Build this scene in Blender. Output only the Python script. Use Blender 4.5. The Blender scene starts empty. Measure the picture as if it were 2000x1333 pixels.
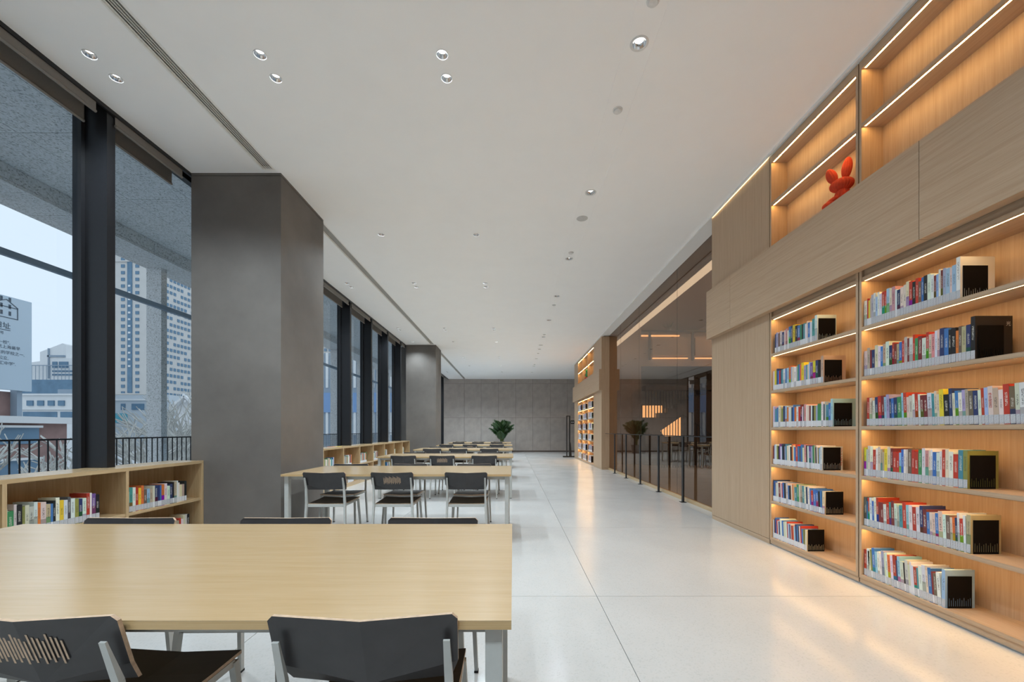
import bpy, bmesh, math, random
from mathutils import Vector, Matrix, Euler
random.seed(7)
R = math.radians
scene = bpy.context.scene
C = scene.collection

# ------------------------------------------------------------------ camera, sky, exposure
F_PX = 812.0                     # focal length in pixels of the 2000 px wide frame
CAM_Z = 1.22
cam_d = bpy.data.cameras.new('camera')
cam_d.sensor_width = 36.0
cam_d.lens = F_PX / 2000.0 * 36.0
cam_d.shift_x = -2.0 / 2000.0
cam_d.shift_y = (841.5 - 666.5) / 2000.0
cam_d.clip_start = 0.05
cam_d.clip_end = 1000
cam = bpy.data.objects.new('camera', cam_d)
cam.location = (0, 0, CAM_Z)
cam.rotation_euler = (R(90), 0, 0)
C.objects.link(cam)
scene.camera = cam

world = bpy.data.worlds.new('sky')
scene.world = world
world.use_nodes = True
bg = world.node_tree.nodes['Background']
bg.inputs['Color'].default_value = (0.91, 0.955, 1.0, 1)
bg.inputs['Strength'].default_value = 1.12

scene.view_settings.view_transform = 'Standard'
scene.view_settings.look = 'None'
scene.view_settings.gamma = 1.0
scene.view_settings.use_curve_mapping = False
scene.view_settings.exposure = 0.15
scene.cycles.max_bounces = 14
scene.cycles.diffuse_bounces = 8
scene.cycles.glossy_bounces = 5
scene.cycles.transparent_max_bounces = 16

DOWN_W = 104.0        # watts of a small recessed downlight
DOWN_W_BIG = 72.0    # watts of a large recessed downlight
LED_E = 41.0         # emission of the shelf LED strips

# ------------------------------------------------------------------ main measures (metres)
H = 4.18             # ceiling
XR = 2.758           # face of the right-hand bookcases
XG = 3.0             # tinted glass partition
XL = -3.69           # inner edge of the window zone
XW = -3.95           # window glass
YF = 23.9            # far wall
YB = -5.0            # wall behind the camera
YP0, YP1 = 5.765, 12.95   # glass partition from / to


# ------------------------------------------------------------------ materials
MATS = {}
def nodes_of(name):
    m = bpy.data.materials.new(name)
    m.use_nodes = True
    nt = m.node_tree
    b = nt.nodes['Principled BSDF']
    MATS[name] = m
    return m, nt, b

def ramp(nt, fac, cols):
    r = nt.nodes.new('ShaderNodeValToRGB')
    e = r.color_ramp.elements
    while len(e) < len(cols):
        e.new(0.5)
    for i, (p, c) in enumerate(cols):
        e[i].position = p
        e[i].color = (*c, 1)
    nt.links.new(fac, r.inputs[0])
    return r.outputs[0]

def coords(nt, scale=(1, 1, 1), kind='Object'):
    t = nt.nodes.new('ShaderNodeTexCoord')
    mp = nt.nodes.new('ShaderNodeMapping')
    mp.inputs['Scale'].default_value = scale
    nt.links.new(t.outputs[kind], mp.inputs[0])
    return mp.outputs[0]

def noise(nt, vec, scale, detail=4, rough=0.55):
    n = nt.nodes.new('ShaderNodeTexNoise')
    n.inputs['Scale'].default_value = scale
    n.inputs['Detail'].default_value = detail
    n.inputs['Roughness'].default_value = rough
    nt.links.new(vec, n.inputs['Vector'])
    return n.outputs['Fac']

def bump(nt, b, h, strength=0.1, dist=0.002):
    bn = nt.nodes.new('ShaderNodeBump')
    bn.inputs['Strength'].default_value = strength
    bn.inputs['Distance'].default_value = dist
    nt.links.new(h, bn.inputs['Height'])
    nt.links.new(bn.outputs[0], b.inputs['Normal'])

def plain(name, col, rough=0.5, metal=0.0, var=0.06, vs=40, spec=0.5):
    m, nt, b = nodes_of(name)
    f = noise(nt, coords(nt), vs)
    lo = tuple(max(0, c * (1 - var)) for c in col)
    hi = tuple(min(1, c * (1 + var)) for c in col)
    nt.links.new(ramp(nt, f, [(0.3, lo), (0.7, hi)]), b.inputs['Base Color'])
    b.inputs['Roughness'].default_value = rough
    b.inputs['Metallic'].default_value = metal
    b.inputs['Specular IOR Level'].default_value = spec
    return m

def wood(name, a, c, scale, rough=0.45, bs=0.05, spec=0.4):
    # scale stretches the grain: small value = along the grain
    m, nt, b = nodes_of(name)
    v = coords(nt, scale)
    n1 = noise(nt, v, 1.0, 6, 0.65)
    n2 = noise(nt, coords(nt, tuple(s * 4 for s in scale)), 1.0, 3, 0.7)
    mx = nt.nodes.new('ShaderNodeMath'); mx.operation = 'MULTIPLY_ADD'
    nt.links.new(n2, mx.inputs[0]); mx.inputs[1].default_value = 0.5
    nt.links.new(n1, mx.inputs[2])
    sb = nt.nodes.new('ShaderNodeMath'); sb.operation = 'SUBTRACT'
    nt.links.new(mx.outputs[0], sb.inputs[0]); sb.inputs[1].default_value = 0.25
    nt.links.new(ramp(nt, sb.outputs[0], [(0.3, a), (0.7, c)]), b.inputs['Base Color'])
    b.inputs['Roughness'].default_value = rough
    b.inputs['Specular IOR Level'].default_value = spec
    bump(nt, b, n1, bs, 0.001)
    return m

OAK_A, OAK_C = (0.44, 0.305, 0.195), (0.53, 0.385, 0.260)
wood('oak_upright', OAK_A, OAK_C, (60, 60, 1.2))       # grain vertical
wood('oak_flat', OAK_A, OAK_C, (60, 1.2, 60))          # grain along the room
wood('low_oak', (0.46, 0.315, 0.165), (0.58, 0.42, 0.24), (50, 50, 1.5))
wood('low_oak_flat', (0.48, 0.33, 0.175), (0.60, 0.44, 0.25), (50, 1.5, 50), 0.2, 0.02, 1.0)
wood('maple_top', (0.49, 0.325, 0.15), (0.54, 0.37, 0.19), (1.3, 22, 22), 0.27, 0.015, 1.0)
wood('maple_edge', (0.50, 0.33, 0.15), (0.60, 0.42, 0.22), (1.3, 60, 160), 0.4, 0.02)
MATS['maple_top'].node_tree.nodes['Principled BSDF'].inputs['Coat Weight'].default_value = 0.6
MATS['maple_top'].node_tree.nodes['Principled BSDF'].inputs['Coat Roughness'].default_value = 0.22
plain('white_ceiling', (0.94, 0.94, 0.94), 0.9, 0, 0.01, 3, 0.2)
plain('white_trim', (0.84, 0.84, 0.83), 0.6, 0, 0.01)
plain('far_panel', (0.40, 0.36, 0.33), 0.7, 0, 0.12, 2.5)
plain('far_base', (0.08, 0.055, 0.045), 0.5)
plain('black_metal', (0.012, 0.012, 0.014), 0.45, 0.0, 0.1)
plain('fin_black', (0.010, 0.010, 0.012), 0.38, 0.0, 0.1)
plain('dark_recess', (0.07, 0.065, 0.06), 0.8)
plain('diffuser_metal', (0.86, 0.85, 0.82), 0.5)
plain('diffuser_back', (0.34, 0.335, 0.32), 0.7)
plain('blind_grey', (0.23, 0.215, 0.20), 0.75, 0, 0.04, 120)
plain('frame_grey', (0.50, 0.51, 0.49), 0.4, 0.0, 0.03)
plain('laminate', (0.033, 0.030, 0.031), 0.36, 0.0, 0.25, 9)
plain('seat_brown', (0.026, 0.020, 0.017), 0.5, 0.0, 0.2, 12)
plain('ply_edge', (0.52, 0.37, 0.25), 0.55, 0, 0.2, 60)
plain('rubber', (0.012, 0.012, 0.012), 0.7)
plain('paper', (0.78, 0.74, 0.66), 0.8, 0, 0.08, 300)
plain('bookend_black', (0.006, 0.005, 0.005), 0.7, 0, 0.1, 40, 0.12)
plain('detector', (0.72, 0.72, 0.71), 0.5)
plain('speaker_grille', (0.55, 0.55, 0.54), 0.7)
plain('leaf', (0.030, 0.075, 0.020), 0.4, 0, 0.5, 6)
plain('stem', (0.10, 0.13, 0.04), 0.6)
plain('pot_glaze', (0.20, 0.19, 0.18), 0.4)
plain('soil', (0.03, 0.02, 0.015), 0.9)
plain('plush', (0.60, 0.055, 0.015), 0.85, 0, 0.12, 30)
plain('toy_green', (0.03, 0.22, 0.06), 0.5)
plain('toy_red', (0.5, 0.04, 0.03), 0.5)
plain('dark_brown_wood', (0.11, 0.065, 0.04), 0.45, 0, 0.15, 8)
plain('hall_wall', (0.34, 0.27, 0.21), 0.7, 0, 0.06, 4)
plain('hall_dark', (0.06, 0.048, 0.042), 0.6)
plain('tower_stone', (0.62, 0.60, 0.57), 0.8, 0, 0.04, 0.3)
plain('tower_pale', (0.55, 0.60, 0.64), 0.8, 0, 0.04, 0.3)
plain('city_glass', (0.12, 0.22, 0.32), 0.3, 0, 0.15, 0.5, 0.4)
plain('city_white', (0.75, 0.76, 0.76), 0.7, 0, 0.03, 1)
plain('city_shade', (0.30, 0.37, 0.44), 0.7, 0, 0.05, 1)
plain('brick_red', (0.30, 0.19, 0.17), 0.8, 0, 0.15, 2)
plain('sign_board', (0.50, 0.60, 0.68), 0.5, 0, 0.03, 0.3)
plain('sign_ink', (0.06, 0.09, 0.12), 0.6)
plain('turquoise_sign', (0.10, 0.42, 0.52), 0.5)
plain('blue_sign', (0.20, 0.34, 0.58), 0.5)
plain('bark', (0.62, 0.61, 0.57), 0.8, 0, 0.35, 3)
plain('street', (0.5, 0.51, 0.52), 0.85, 0, 0.1, 0.2)
plain('terrace', (0.68, 0.69, 0.69), 0.7, 0, 0.1, 30)
plain('flyer_orange', (0.75, 0.22, 0.05), 0.5)
plain('flyer_yellow', (0.80, 0.60, 0.08), 0.5)
plain('ink_red', (0.55, 0.03, 0.02), 0.6)
plain('ink_white', (0.8, 0.8, 0.78), 0.6)
plain('ink_black', (0.02, 0.02, 0.02), 0.6)
plain('ink_green', (0.02, 0.25, 0.08), 0.6)
plain('sign_white', (0.7, 0.7, 0.7), 0.5)

# plaster of the columns: cloudy grey-brown
m, nt, b = nodes_of('plaster')
n1 = noise(nt, coords(nt), 1.6, 6, 0.6)
nt.links.new(ramp(nt, n1, [(0.25, (0.132, 0.117, 0.105)), (0.75, (0.192, 0.173, 0.156))]), b.inputs['Base Color'])
b.inputs['Roughness'].default_value = 0.62
bump(nt, b, noise(nt, coords(nt), 14, 5), 0.06, 0.003)

# terrazzo floor: pale, polished, fine chips
m, nt, b = nodes_of('terrazzo')
vo = nt.nodes.new('ShaderNodeTexVoronoi'); vo.inputs['Scale'].default_value = 130
nt.links.new(coords(nt), vo.inputs['Vector'])
cl = noise(nt, coords(nt), 1.3, 5)
c1 = ramp(nt, vo.outputs['Color'], [(0.05, (0.485, 0.481, 0.470)), (0.35, (0.545, 0.541, 0.531))])
c2 = ramp(nt, cl, [(0.3, (0.92, 0.92, 0.92)), (0.7, (1.0, 1.0, 1.0))])
mm = nt.nodes.new('ShaderNodeMix'); mm.data_type = 'RGBA'; mm.blend_type = 'MULTIPLY'
mm.inputs[0].default_value = 1.0
nt.links.new(c1, mm.inputs[6]); nt.links.new(c2, mm.inputs[7])
nt.links.new(mm.outputs[2], b.inputs['Base Color'])
rr = nt.nodes.new('ShaderNodeMapRange'); rr.inputs[3].default_value = 0.13; rr.inputs[4].default_value = 0.24
nt.links.new(cl, rr.inputs[0]); nt.links.new(rr.outputs[0], b.inputs['Roughness'])
b.inputs['Specular IOR Level'].default_value = 0.55

# granite of the outdoor canopy: speckled grey
m, nt, b = nodes_of('granite')
vo = nt.nodes.new('ShaderNodeTexVoronoi'); vo.inputs['Scale'].default_value = 60
nt.links.new(coords(nt), vo.inputs['Vector'])
nt.links.new(ramp(nt, vo.outputs['Color'], [(0.05, (0.34, 0.34, 0.34)), (0.35, (0.72, 0.72, 0.71)), (0.8, (0.86, 0.86, 0.85))]), b.inputs['Base Color'])
b.inputs['Roughness'].default_value = 0.7

# book covers take their colour from the object; printed marks on the spine
m, nt, b = nodes_of('book_cover')
oi = nt.nodes.new('ShaderNodeObjectInfo')
tc = nt.nodes.new('ShaderNodeTexCoord')
sp = nt.nodes.new('ShaderNodeSeparateXYZ'); nt.links.new(tc.outputs['Generated'], sp.inputs[0])
def mth(op, a, b_, clampv=False):
    n = nt.nodes.new('ShaderNodeMath'); n.operation = op; n.use_clamp = clampv
    for i, v in enumerate((a, b_)):
        if v is None: continue
        if isinstance(v, (int, float)): n.inputs[i].default_value = v
        else: nt.links.new(v, n.inputs[i])
    return n.outputs[0]
cb = nt.nodes.new('ShaderNodeCombineXYZ')
nt.links.new(mth('MULTIPLY', sp.outputs[1], 5.5), cb.inputs[1])
nt.links.new(mth('MULTIPLY', sp.outputs[2], 48.0), cb.inputs[2])
nt.links.new(mth('MULTIPLY', oi.outputs['Random'], 60.0), cb.inputs[0])
marks = mth('GREATER_THAN', noise(nt, cb.outputs[0], 1.6, 2), 0.54)
inz = mth('MULTIPLY', mth('GREATER_THAN', sp.outputs[2], 0.42),
          mth('LESS_THAN', sp.outputs[2], mth('MULTIPLY_ADD', oi.outputs['Random'], 0.2)))
hi = nt.nodes.new('ShaderNodeMath'); hi.operation = 'MULTIPLY_ADD'
nt.links.new(oi.outputs['Random'], hi.inputs[0]); hi.inputs[1].default_value = 0.2; hi.inputs[2].default_value = 0.70
inz = mth('MULTIPLY', mth('GREATER_THAN', sp.outputs[2], 0.46), mth('LESS_THAN', sp.outputs[2], hi.outputs[0]))
iny = mth('MULTIPLY', mth('GREATER_THAN', sp.outputs[1], 0.28), mth('LESS_THAN', sp.outputs[1], 0.72))
spine = mth('LESS_THAN', sp.outputs[0], 0.012)
mask = mth('MULTIPLY', mth('MULTIPLY', marks, inz), mth('MULTIPLY', iny, spine))
lum = nt.nodes.new('ShaderNodeRGBToBW'); nt.links.new(oi.outputs['Color'], lum.inputs[0])
ink = ramp(nt, mth('GREATER_THAN', lum.outputs[0], 0.22), [(0.2, (0.75, 0.72, 0.64)), (0.8, (0.045, 0.04, 0.045))])
# a second printed band on some spines
rnd2 = mth('FRACT', mth('MULTIPLY', oi.outputs['Random'], 37.7), None)
band = mth('MULTIPLY', mth('GREATER_THAN', rnd2, 0.62),
           mth('MULTIPLY', mth('LESS_THAN', sp.outputs[2], mth('MULTIPLY', rnd2, 0.55)), spine))
hs = nt.nodes.new('ShaderNodeHueSaturation')
nt.links.new(mth('ADD', mth('MULTIPLY', oi.outputs['Random'], 0.9), 0.05), hs.inputs['Hue'])
hs.inputs['Saturation'].default_value = 1.1; hs.inputs['Value'].default_value = 0.55
nt.links.new(oi.outputs['Color'], hs.inputs['Color'])
mA = nt.nodes.new('ShaderNodeMix'); mA.data_type = 'RGBA'
nt.links.new(band, mA.inputs[0]); nt.links.new(oi.outputs['Color'], mA.inputs[6]); nt.links.new(hs.outputs[0], mA.inputs[7])
mB = nt.nodes.new('ShaderNodeMix'); mB.data_type = 'RGBA'
nt.links.new(mask, mB.inputs[0]); nt.links.new(mA.outputs[2], mB.inputs[6]); nt.links.new(ink, mB.inputs[7])
nt.links.new(mB.outputs[2], b.inputs['Base Color'])
b.inputs['Roughness'].default_value = 0.4

# call-number labels: white with small grey print
m, nt, b = nodes_of('call_label')
nn = noise(nt, coords(nt, (1, 420, 260)), 1.0, 2)
nt.links.new(ramp(nt, nn, [(0.36, (0.24, 0.25, 0.28)), (0.46, (0.56, 0.58, 0.62))]), b.inputs['Base Color'])
b.inputs['Roughness'].default_value = 0.25

# stuff books: colour from a face attribute
m, nt, b = nodes_of('book_mixed')
at = nt.nodes.new('ShaderNodeAttribute'); at.attribute_name = 'cover'
nt.links.new(at.outputs['Color'], b.inputs['Base Color'])
b.inputs['Roughness'].default_value = 0.45

def emit(name, col, s):
    m = bpy.data.materials.new(name); m.use_nodes = True
    nt = m.node_tree
    nt.nodes.remove(nt.nodes['Principled BSDF'])
    e = nt.nodes.new('ShaderNodeEmission')
    e.inputs[0].default_value = (*col, 1); e.inputs[1].default_value = s
    nt.links.new(e.outputs[0], nt.nodes['Material Output'].inputs[0])
    MATS[name] = m
emit('led_warm', (1.0, 0.58, 0.20), LED_E)
_nt = MATS['led_warm'].node_tree
_df = _nt.nodes.new('ShaderNodeBsdfDiffuse'); _df.inputs[0].default_value = (0.4, 0.32, 0.24, 1)
_ge = _nt.nodes.new('ShaderNodeNewGeometry'); _mx = _nt.nodes.new('ShaderNodeMixShader')
_em = [n for n in _nt.nodes if n.type == 'EMISSION'][0]
_nt.links.new(_ge.outputs['Backfacing'], _mx.inputs[0]); _nt.links.new(_em.outputs[0], _mx.inputs[1]); _nt.links.new(_df.outputs[0], _mx.inputs[2])
_nt.links.new(_mx.outputs[0], _nt.nodes['Material Output'].inputs[0])
emit('hall_glow', (1.0, 0.62, 0.30), 2.6)
emit('linear_white', (1.0, 0.95, 0.82), 1.5)
emit('led_gap', (1.0, 0.70, 0.34), 8.0)
emit('lamp_white', (1.0, 0.99, 0.97), 4.0)

def glassy(name, tint, ior, gcol=(1, 1, 1)):
    m = bpy.data.materials.new(name); m.use_nodes = True
    nt = m.node_tree
    nt.nodes.remove(nt.nodes['Principled BSDF'])
    t = nt.nodes.new('ShaderNodeBsdfTransparent'); t.inputs[0].default_value = (*tint, 1)
    g = nt.nodes.new('ShaderNodeBsdfGlossy'); g.inputs['Roughness'].default_value = 0.0
    g.inputs[0].default_value = (*gcol, 1)
    fr = nt.nodes.new('ShaderNodeFresnel'); fr.inputs[0].default_value = ior
    mx = nt.nodes.new('ShaderNodeMixShader')
    ge = nt.nodes.new('ShaderNodeNewGeometry')          # only the outer face of a pane mirrors
    iv = nt.nodes.new('ShaderNodeMath'); iv.operation = 'SUBTRACT'; iv.inputs[0].default_value = 1.0
    nt.links.new(ge.outputs['Backfacing'], iv.inputs[1])
    ml = nt.nodes.new('ShaderNodeMath'); ml.operation = 'MULTIPLY'
    nt.links.new(fr.outputs[0], ml.inputs[0]); nt.links.new(iv.outputs[0], ml.inputs[1])
    nt.links.new(ml.outputs[0], mx.inputs[0]); nt.links.new(t.outputs[0], mx.inputs[1]); nt.links.new(g.outputs[0], mx.inputs[2])
    nt.links.new(mx.outputs[0], nt.nodes['Material Output'].inputs[0])
    MATS[name] = m
glassy('window_glass', (0.80, 0.86, 0.91), 1.25)
glassy('bronze_glass', (0.66, 0.565, 0.48), 2.0, (0.92, 0.83, 0.75))
m, nt, b = nodes_of('reflector')
f = noise(nt, coords(nt), 80)
nt.links.new(ramp(nt, f, [(0.2, (0.75, 0.77, 0.8)), (0.8, (0.92, 0.93, 0.94))]), b.inputs['Base Color'])
b.inputs['Metallic'].default_value = 1.0; b.inputs['Roughness'].default_value = 0.12


# ------------------------------------------------------------------ mesh helpers
class MB:
    """collects faces, links them as ONE mesh object"""
    def __init__(s): s.v, s.f, s.mi = [], [], []
    def add(s, verts, faces, mi=0):
        o = len(s.v); s.v += [tuple(p) for p in verts]
        s.f += [tuple(i + o for i in q) for q in faces]; s.mi += [mi] * len(faces)
        return s
    def box(s, x0, x1, y0, y1, z0, z1, mi=0):
        return s.add([(x0,y0,z0),(x1,y0,z0),(x1,y1,z0),(x0,y1,z0),(x0,y0,z1),(x1,y0,z1),(x1,y1,z1),(x0,y1,z1)],
                     [(0,3,2,1),(4,5,6,7),(0,1,5,4),(1,2,6,5),(2,3,7,6),(3,0,4,7)], mi)
    def bar(s, p, q, wx, wy, wx2=None, wy2=None, mi=0):
        """tapered box from p to q, section sides along world x and y (or x,z when lying along y)"""
        p, q = Vector(p), Vector(q)
        wx2 = wx if wx2 is None else wx2; wy2 = wy if wy2 is None else wy2
        d = (q - p).normalized()
        u = Vector((1, 0, 0)) if abs(d.x) < 0.9 else Vector((0, 1, 0))
        w = d.cross(u).normalized(); u = w.cross(d).normalized()
        vs = []
        for c, a, b_ in ((p, wx, wy), (q, wx2, wy2)):
            for sx, sy in ((-1,-1),(1,-1),(1,1),(-1,1)):
                vs.append(c + u * sx * a / 2 + w * sy * b_ / 2)
        return s.add(vs, [(0,3,2,1),(4,5,6,7),(0,1,5,4),(1,2,6,5),(2,3,7,6),(3,0,4,7)], mi)
    def tube(s, pts, rads, n=6, mi=0, cap=True):
        rings = []
        for i, p in enumerate(pts):
            p = Vector(p)
            a = Vector(pts[max(i-1, 0)]); b_ = Vector(pts[min(i+1, len(pts)-1)])
            d = (b_ - a).normalized()
            u = d.cross(Vector((0, 0, 1)))
            if u.length < 0.05: u = Vector((1, 0, 0))
            u.normalize(); w = d.cross(u)
            rings.append([p + (u * math.cos(t) + w * math.sin(t)) * rads[i] for t in [2*math.pi*k/n for k in range(n)]])
        vs = [v for r in rings for v in r]
        fs = []
        for i in range(len(pts) - 1):
            for k in range(n):
                fs.append((i*n+k, i*n+(k+1)%n, (i+1)*n+(k+1)%n, (i+1)*n+k))
        if cap:
            fs.append(tuple(range(n-1, -1, -1))); fs.append(tuple(range((len(pts)-1)*n, len(pts)*n)))
        return s.add(vs, fs, mi)
    def lathe(s, prof, n=24, c=(0, 0), mi=0):
        vs, fs = [], []
        for r, z in prof:
            for k in range(n):
                t = 2*math.pi*k/n
                vs.append((c[0] + r*math.cos(t), c[1] + r*math.sin(t), z))
        for i in range(len(prof) - 1):
            for k in range(n):
                fs.append((i*n+k, i*n+(k+1)%n, (i+1)*n+(k+1)%n, (i+1)*n+k))
        return s.add(vs, fs, mi)
    def mesh(s, name):
        me = bpy.data.meshes.new(name)
        me.from_pydata(s.v, [], s.f)
        me.polygons.foreach_set('material_index', s.mi)
        me.update()
        return me
    def build(s, name, mats, parent=None, loc=(0,0,0), rot=(0,0,0), smooth=False):
        me = s.mesh(name)
        for mname in ([mats] if isinstance(mats, str) else mats):
            me.materials.append(MATS[mname])
        if smooth:
            me.polygons.foreach_set('use_smooth', [True]*len(me.polygons))
        return put(name, me, parent, loc, rot)

def put(name, me, parent=None, loc=(0,0,0), rot=(0,0,0)):
    o = bpy.data.objects.new(name, me)
    C.objects.link(o)
    o.location = loc; o.rotation_euler = rot
    if parent is not None: o.parent = parent
    return o

BOXES = {}
def boxpart(name, x0, x1, y0, y1, z0, z1, mat, parent=None, bev=0.0):
    """box whose mesh is shared by all boxes of the same size and material; origin at its base centre"""
    dx, dy, dz = x1-x0, y1-y0, z1-z0
    key = (round(dx,4), round(dy,4), round(dz,4), mat, bev)
    me = BOXES.get(key)
    if me is None:
        me = MB().box(-dx/2, dx/2, -dy/2, dy/2, 0, dz).mesh(name)
        if bev:
            bm = bmesh.new(); bm.from_mesh(me)
            bmesh.ops.bevel(bm, geom=bm.edges[:], offset=bev, segments=2, profile=0.7, affect='EDGES')
            bm.to_mesh(me); bm.free()
        me.materials.append(MATS[mat]); BOXES[key] = me
    return put(name, me, parent, ((x0+x1)/2, (y0+y1)/2, z0))

def tag(o, label=None, cat=None, group=None, kind=None):
    if label: o['label'] = label
    if cat: o['category'] = cat
    if group: o['group'] = group
    if kind: o['kind'] = kind
    return o

def thing(name, label, cat, loc=(0,0,0), rz=0.0, group=None):
    o = bpy.data.objects.new(name, None)
    o.empty_display_size = 0.1
    C.objects.link(o)
    o.location = loc; o.rotation_euler = (0, 0, rz)
    return tag(o, label, cat, group)

def struct(o, label=None, cat=None):
    return tag(o, label, cat, None, 'structure')

def copy_tree(root, loc, rz, label, group=None):
    r = root.copy(); C.objects.link(r)
    r.location = loc; r.rotation_euler = (0, 0, rz); r['label'] = label
    if group: r['group'] = group
    for ch in root.children:
        c = ch.copy(); C.objects.link(c); c.parent = r
        for g in ch.children:
            d = g.copy(); C.objects.link(d); d.parent = c
    return r

def text_mesh(s, size, name='lettering'):
    cu = bpy.data.curves.new(name, 'FONT')
    cu.body = s; cu.size = size; cu.align_x = 'LEFT'; cu.resolution_u = 2
    cu.extrude = 0.0
    o = bpy.data.objects.new(name, cu); C.objects.link(o)
    dg = bpy.context.evaluated_depsgraph_get()
    me = bpy.data.meshes.new_from_object(o.evaluated_get(dg))
    bpy.data.objects.remove(o); bpy.data.curves.remove(cu)
    return me

ORD = ['first','second','third','fourth','fifth','sixth','seventh','eighth','ninth','tenth','eleventh','twelfth',
       'thirteenth','fourteenth','fifteenth','sixteenth','seventeenth','eighteenth','nineteenth','twentieth']
TENS = {2: 'twenty', 3: 'thirty', 4: 'forty'}
def ordinal(i):      # 0-based
    if i < 20: return ORD[i]
    t, u = divmod(i + 1, 10)
    if u == 0: return {2:'twentieth',3:'thirtieth',4:'fortieth',5:'fiftieth'}[t]
    return TENS[t] + '-' + ORD[u-1]

# ================================================================== STRUCTURE
# ---- floor: big terrazzo slabs with fine joints, over a darker bed
fl = struct(MB().box(-4.0, 9.6, YB, YF, -0.12, -0.012).build('floor', 'dark_recess'), 'pale polished terrazzo floor in large slabs', 'floor')
xs = [-4.0, -3.704, -1.544, 0.616, 2.776, 4.936, 7.096, 9.256]
ys = [YB] + [3.06 + 2.165*k for k in range(-3, 10)] + [YF]
g = 0.0018
for i in range(len(xs)-1):
    for j in range(len(ys)-1):
        x0, x1, y0, y1 = xs[i]+g, xs[i+1]-g, ys[j]+g, ys[j+1]-g
        if y1 - y0 < 0.05: continue
        boxpart('floor_slab', x0, x1, y0, y1, -0.012, 0.0, 'terrazzo', fl)

# ---- ceiling with cut openings for downlights, grooves of the service strip, slots for air diffusers
DL = []      # (x, y, radius, big)
for y, xx in ((3.27, 0), (3.49, 0), (8.34, 0), (8.56, 0), (12.02, 0), (12.24, 0), (16.7, 0), (16.92, 0), (20.9, 0), (21.12, 0), (-1.0, 0), (-1.22, 0)):  # the pair nearest the far wall is added to brighten it
    for x in (-3.33, -1.99, -0.557):
        DL.append((x, y, 0.043, False))
for y in (6.28, 13.84, 18.98):
    for x in (-3.33, -1.99, -0.557):
        DL.append((x, y, 0.043, False))
SX0, SX1 = 0.853, 1.076
SXC = (SX0 + SX1) / 2
for k in range(-2, 10):
    DL.append((SXC, 3.177 + 1.99*k, 0.052, True))
SLOT0, SLOT1 = -2.846, -2.696
SLOTS = [(YB + 0.3, 4.72), (5.9, 14.29), (15.45, YF - 0.06)]

cut = MB()
for x, y, r, big in DL:
    n = 24
    ring = [(x + r*math.cos(2*math.pi*k/n), y + r*math.sin(2*math.pi*k/n)) for k in range(n)]
    cut.add([(a, b_, H-0.03) for a, b_ in ring] + [(a, b_, H+0.2) for a, b_ in ring],
            [tuple(range(n-1, -1, -1)), tuple(range(n, 2*n))] + [(k, (k+1)%n, n+(k+1)%n, n+k) for k in range(n)])
for x in (SX0, SX1):
    cut.box(x-0.002, x+0.002, YB+0.2, YF-0.02, H-0.03, H+0.004)
for y0, y1 in SLOTS:
    cut.box(SLOT0, SLOT1, y0, y1, H-0.03, H+0.2)
cutter = cut.build('cutter', 'dark_recess')
ceil0 = MB().box(XL-0.005, XG, YB, YF, H, H+0.10).build('ceiling', 'white_ceiling')
bmod = ceil0.modifiers.new('cut', 'BOOLEAN'); bmod.operation = 'DIFFERENCE'; bmod.solver = 'EXACT'; bmod.object = cutter
dg = bpy.context.evaluated_depsgraph_get()
cme = bpy.data.meshes.new_from_object(ceil0.evaluated_get(dg))
ceil0.modifiers.clear(); ceil0.data = cme
bpy.data.objects.remove(cutter)
struct(ceil0, 'smooth white ceiling with recessed downlights', 'ceiling')
struct(MB().box(XG, 9.5, 18.7, YF, H, H+0.1).build('ceiling_far', 'white_ceiling'), 'white ceiling beyond the far bookcase', 'ceiling')
struct(MB().box(-4.1, XG+0.1, YB, YF, H+0.30, H+0.34).build('roof_slab', 'dark_recess'), 'dark slab above the ceiling void', 'slab')

# ---- far wall in grey panels
wf = struct(MB().box(-4.1, 9.6, YF+0.02, YF+0.15, 0, 7.0).build('wall_far', 'hall_dark'), 'far wall clad in grey-brown panels', 'wall')
pj = [-4.0, -2.8, -1.83, -0.845, 0.155, 1.13, 2.145, 3.12, 4.1, 5.1, 6.1, 7.1, 8.1, 9.5]
zj = [0.06, 1.962, 3.918, H + 0.1]
for i in range(len(pj)-1):
    for j in range(3):
        boxpart('wall_panel', pj[i]+0.005, pj[i+1]-0.005, YF, YF+0.02, zj[j]+0.005, zj[j+1]-0.005, 'far_panel', wf)
struct(MB().box(-4.0, 9.5, YF-0.012, YF, 0, 0.055).build('baseboard_far', 'far_base'), 'dark baseboard along the far wall', 'baseboard')
struct(MB().box(-4.1, 9.6, YB-0.15, YB, 0, 7).build('wall_back', 'far_panel'), 'grey wall behind the viewer', 'wall')

# ---- columns on the window side
for k, (y0, y1, lab) in enumerate(((4.774, 5.842, 'large grey plaster column beside the nearest window'),
                                   (14.35, 15.39, 'grey plaster column farther off beyond the row of black fins'),
                                   (-4.81, -3.75, 'grey plaster column behind the viewer'))):
    t = thing('column', lab, 'column', (-3.18, (y0+y1)/2, 0)); t['kind'] = 'structure'
    hx, hy = 0.515, (y1-y0)/2
    MB().box(-hx, hx, -hy, hy, 0, H-0.035).build('shaft', 'plaster', t)
    MB().box(-hx+0.006, hx-0.006, -hy+0.006, hy-0.006, H-0.035, H-0.028).build('shadow_gap', 'dark_recess', t)
    MB().box(-hx, hx, -hy, hy, H-0.028, H+0.0).build('cap', 'plaster', t)
    MB().box(-0.80, -hx, -0.15, 0.2, 0, H).build('leak_block', 'plaster', t)  # unseen block added behind the column to keep light from leaking past

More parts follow.
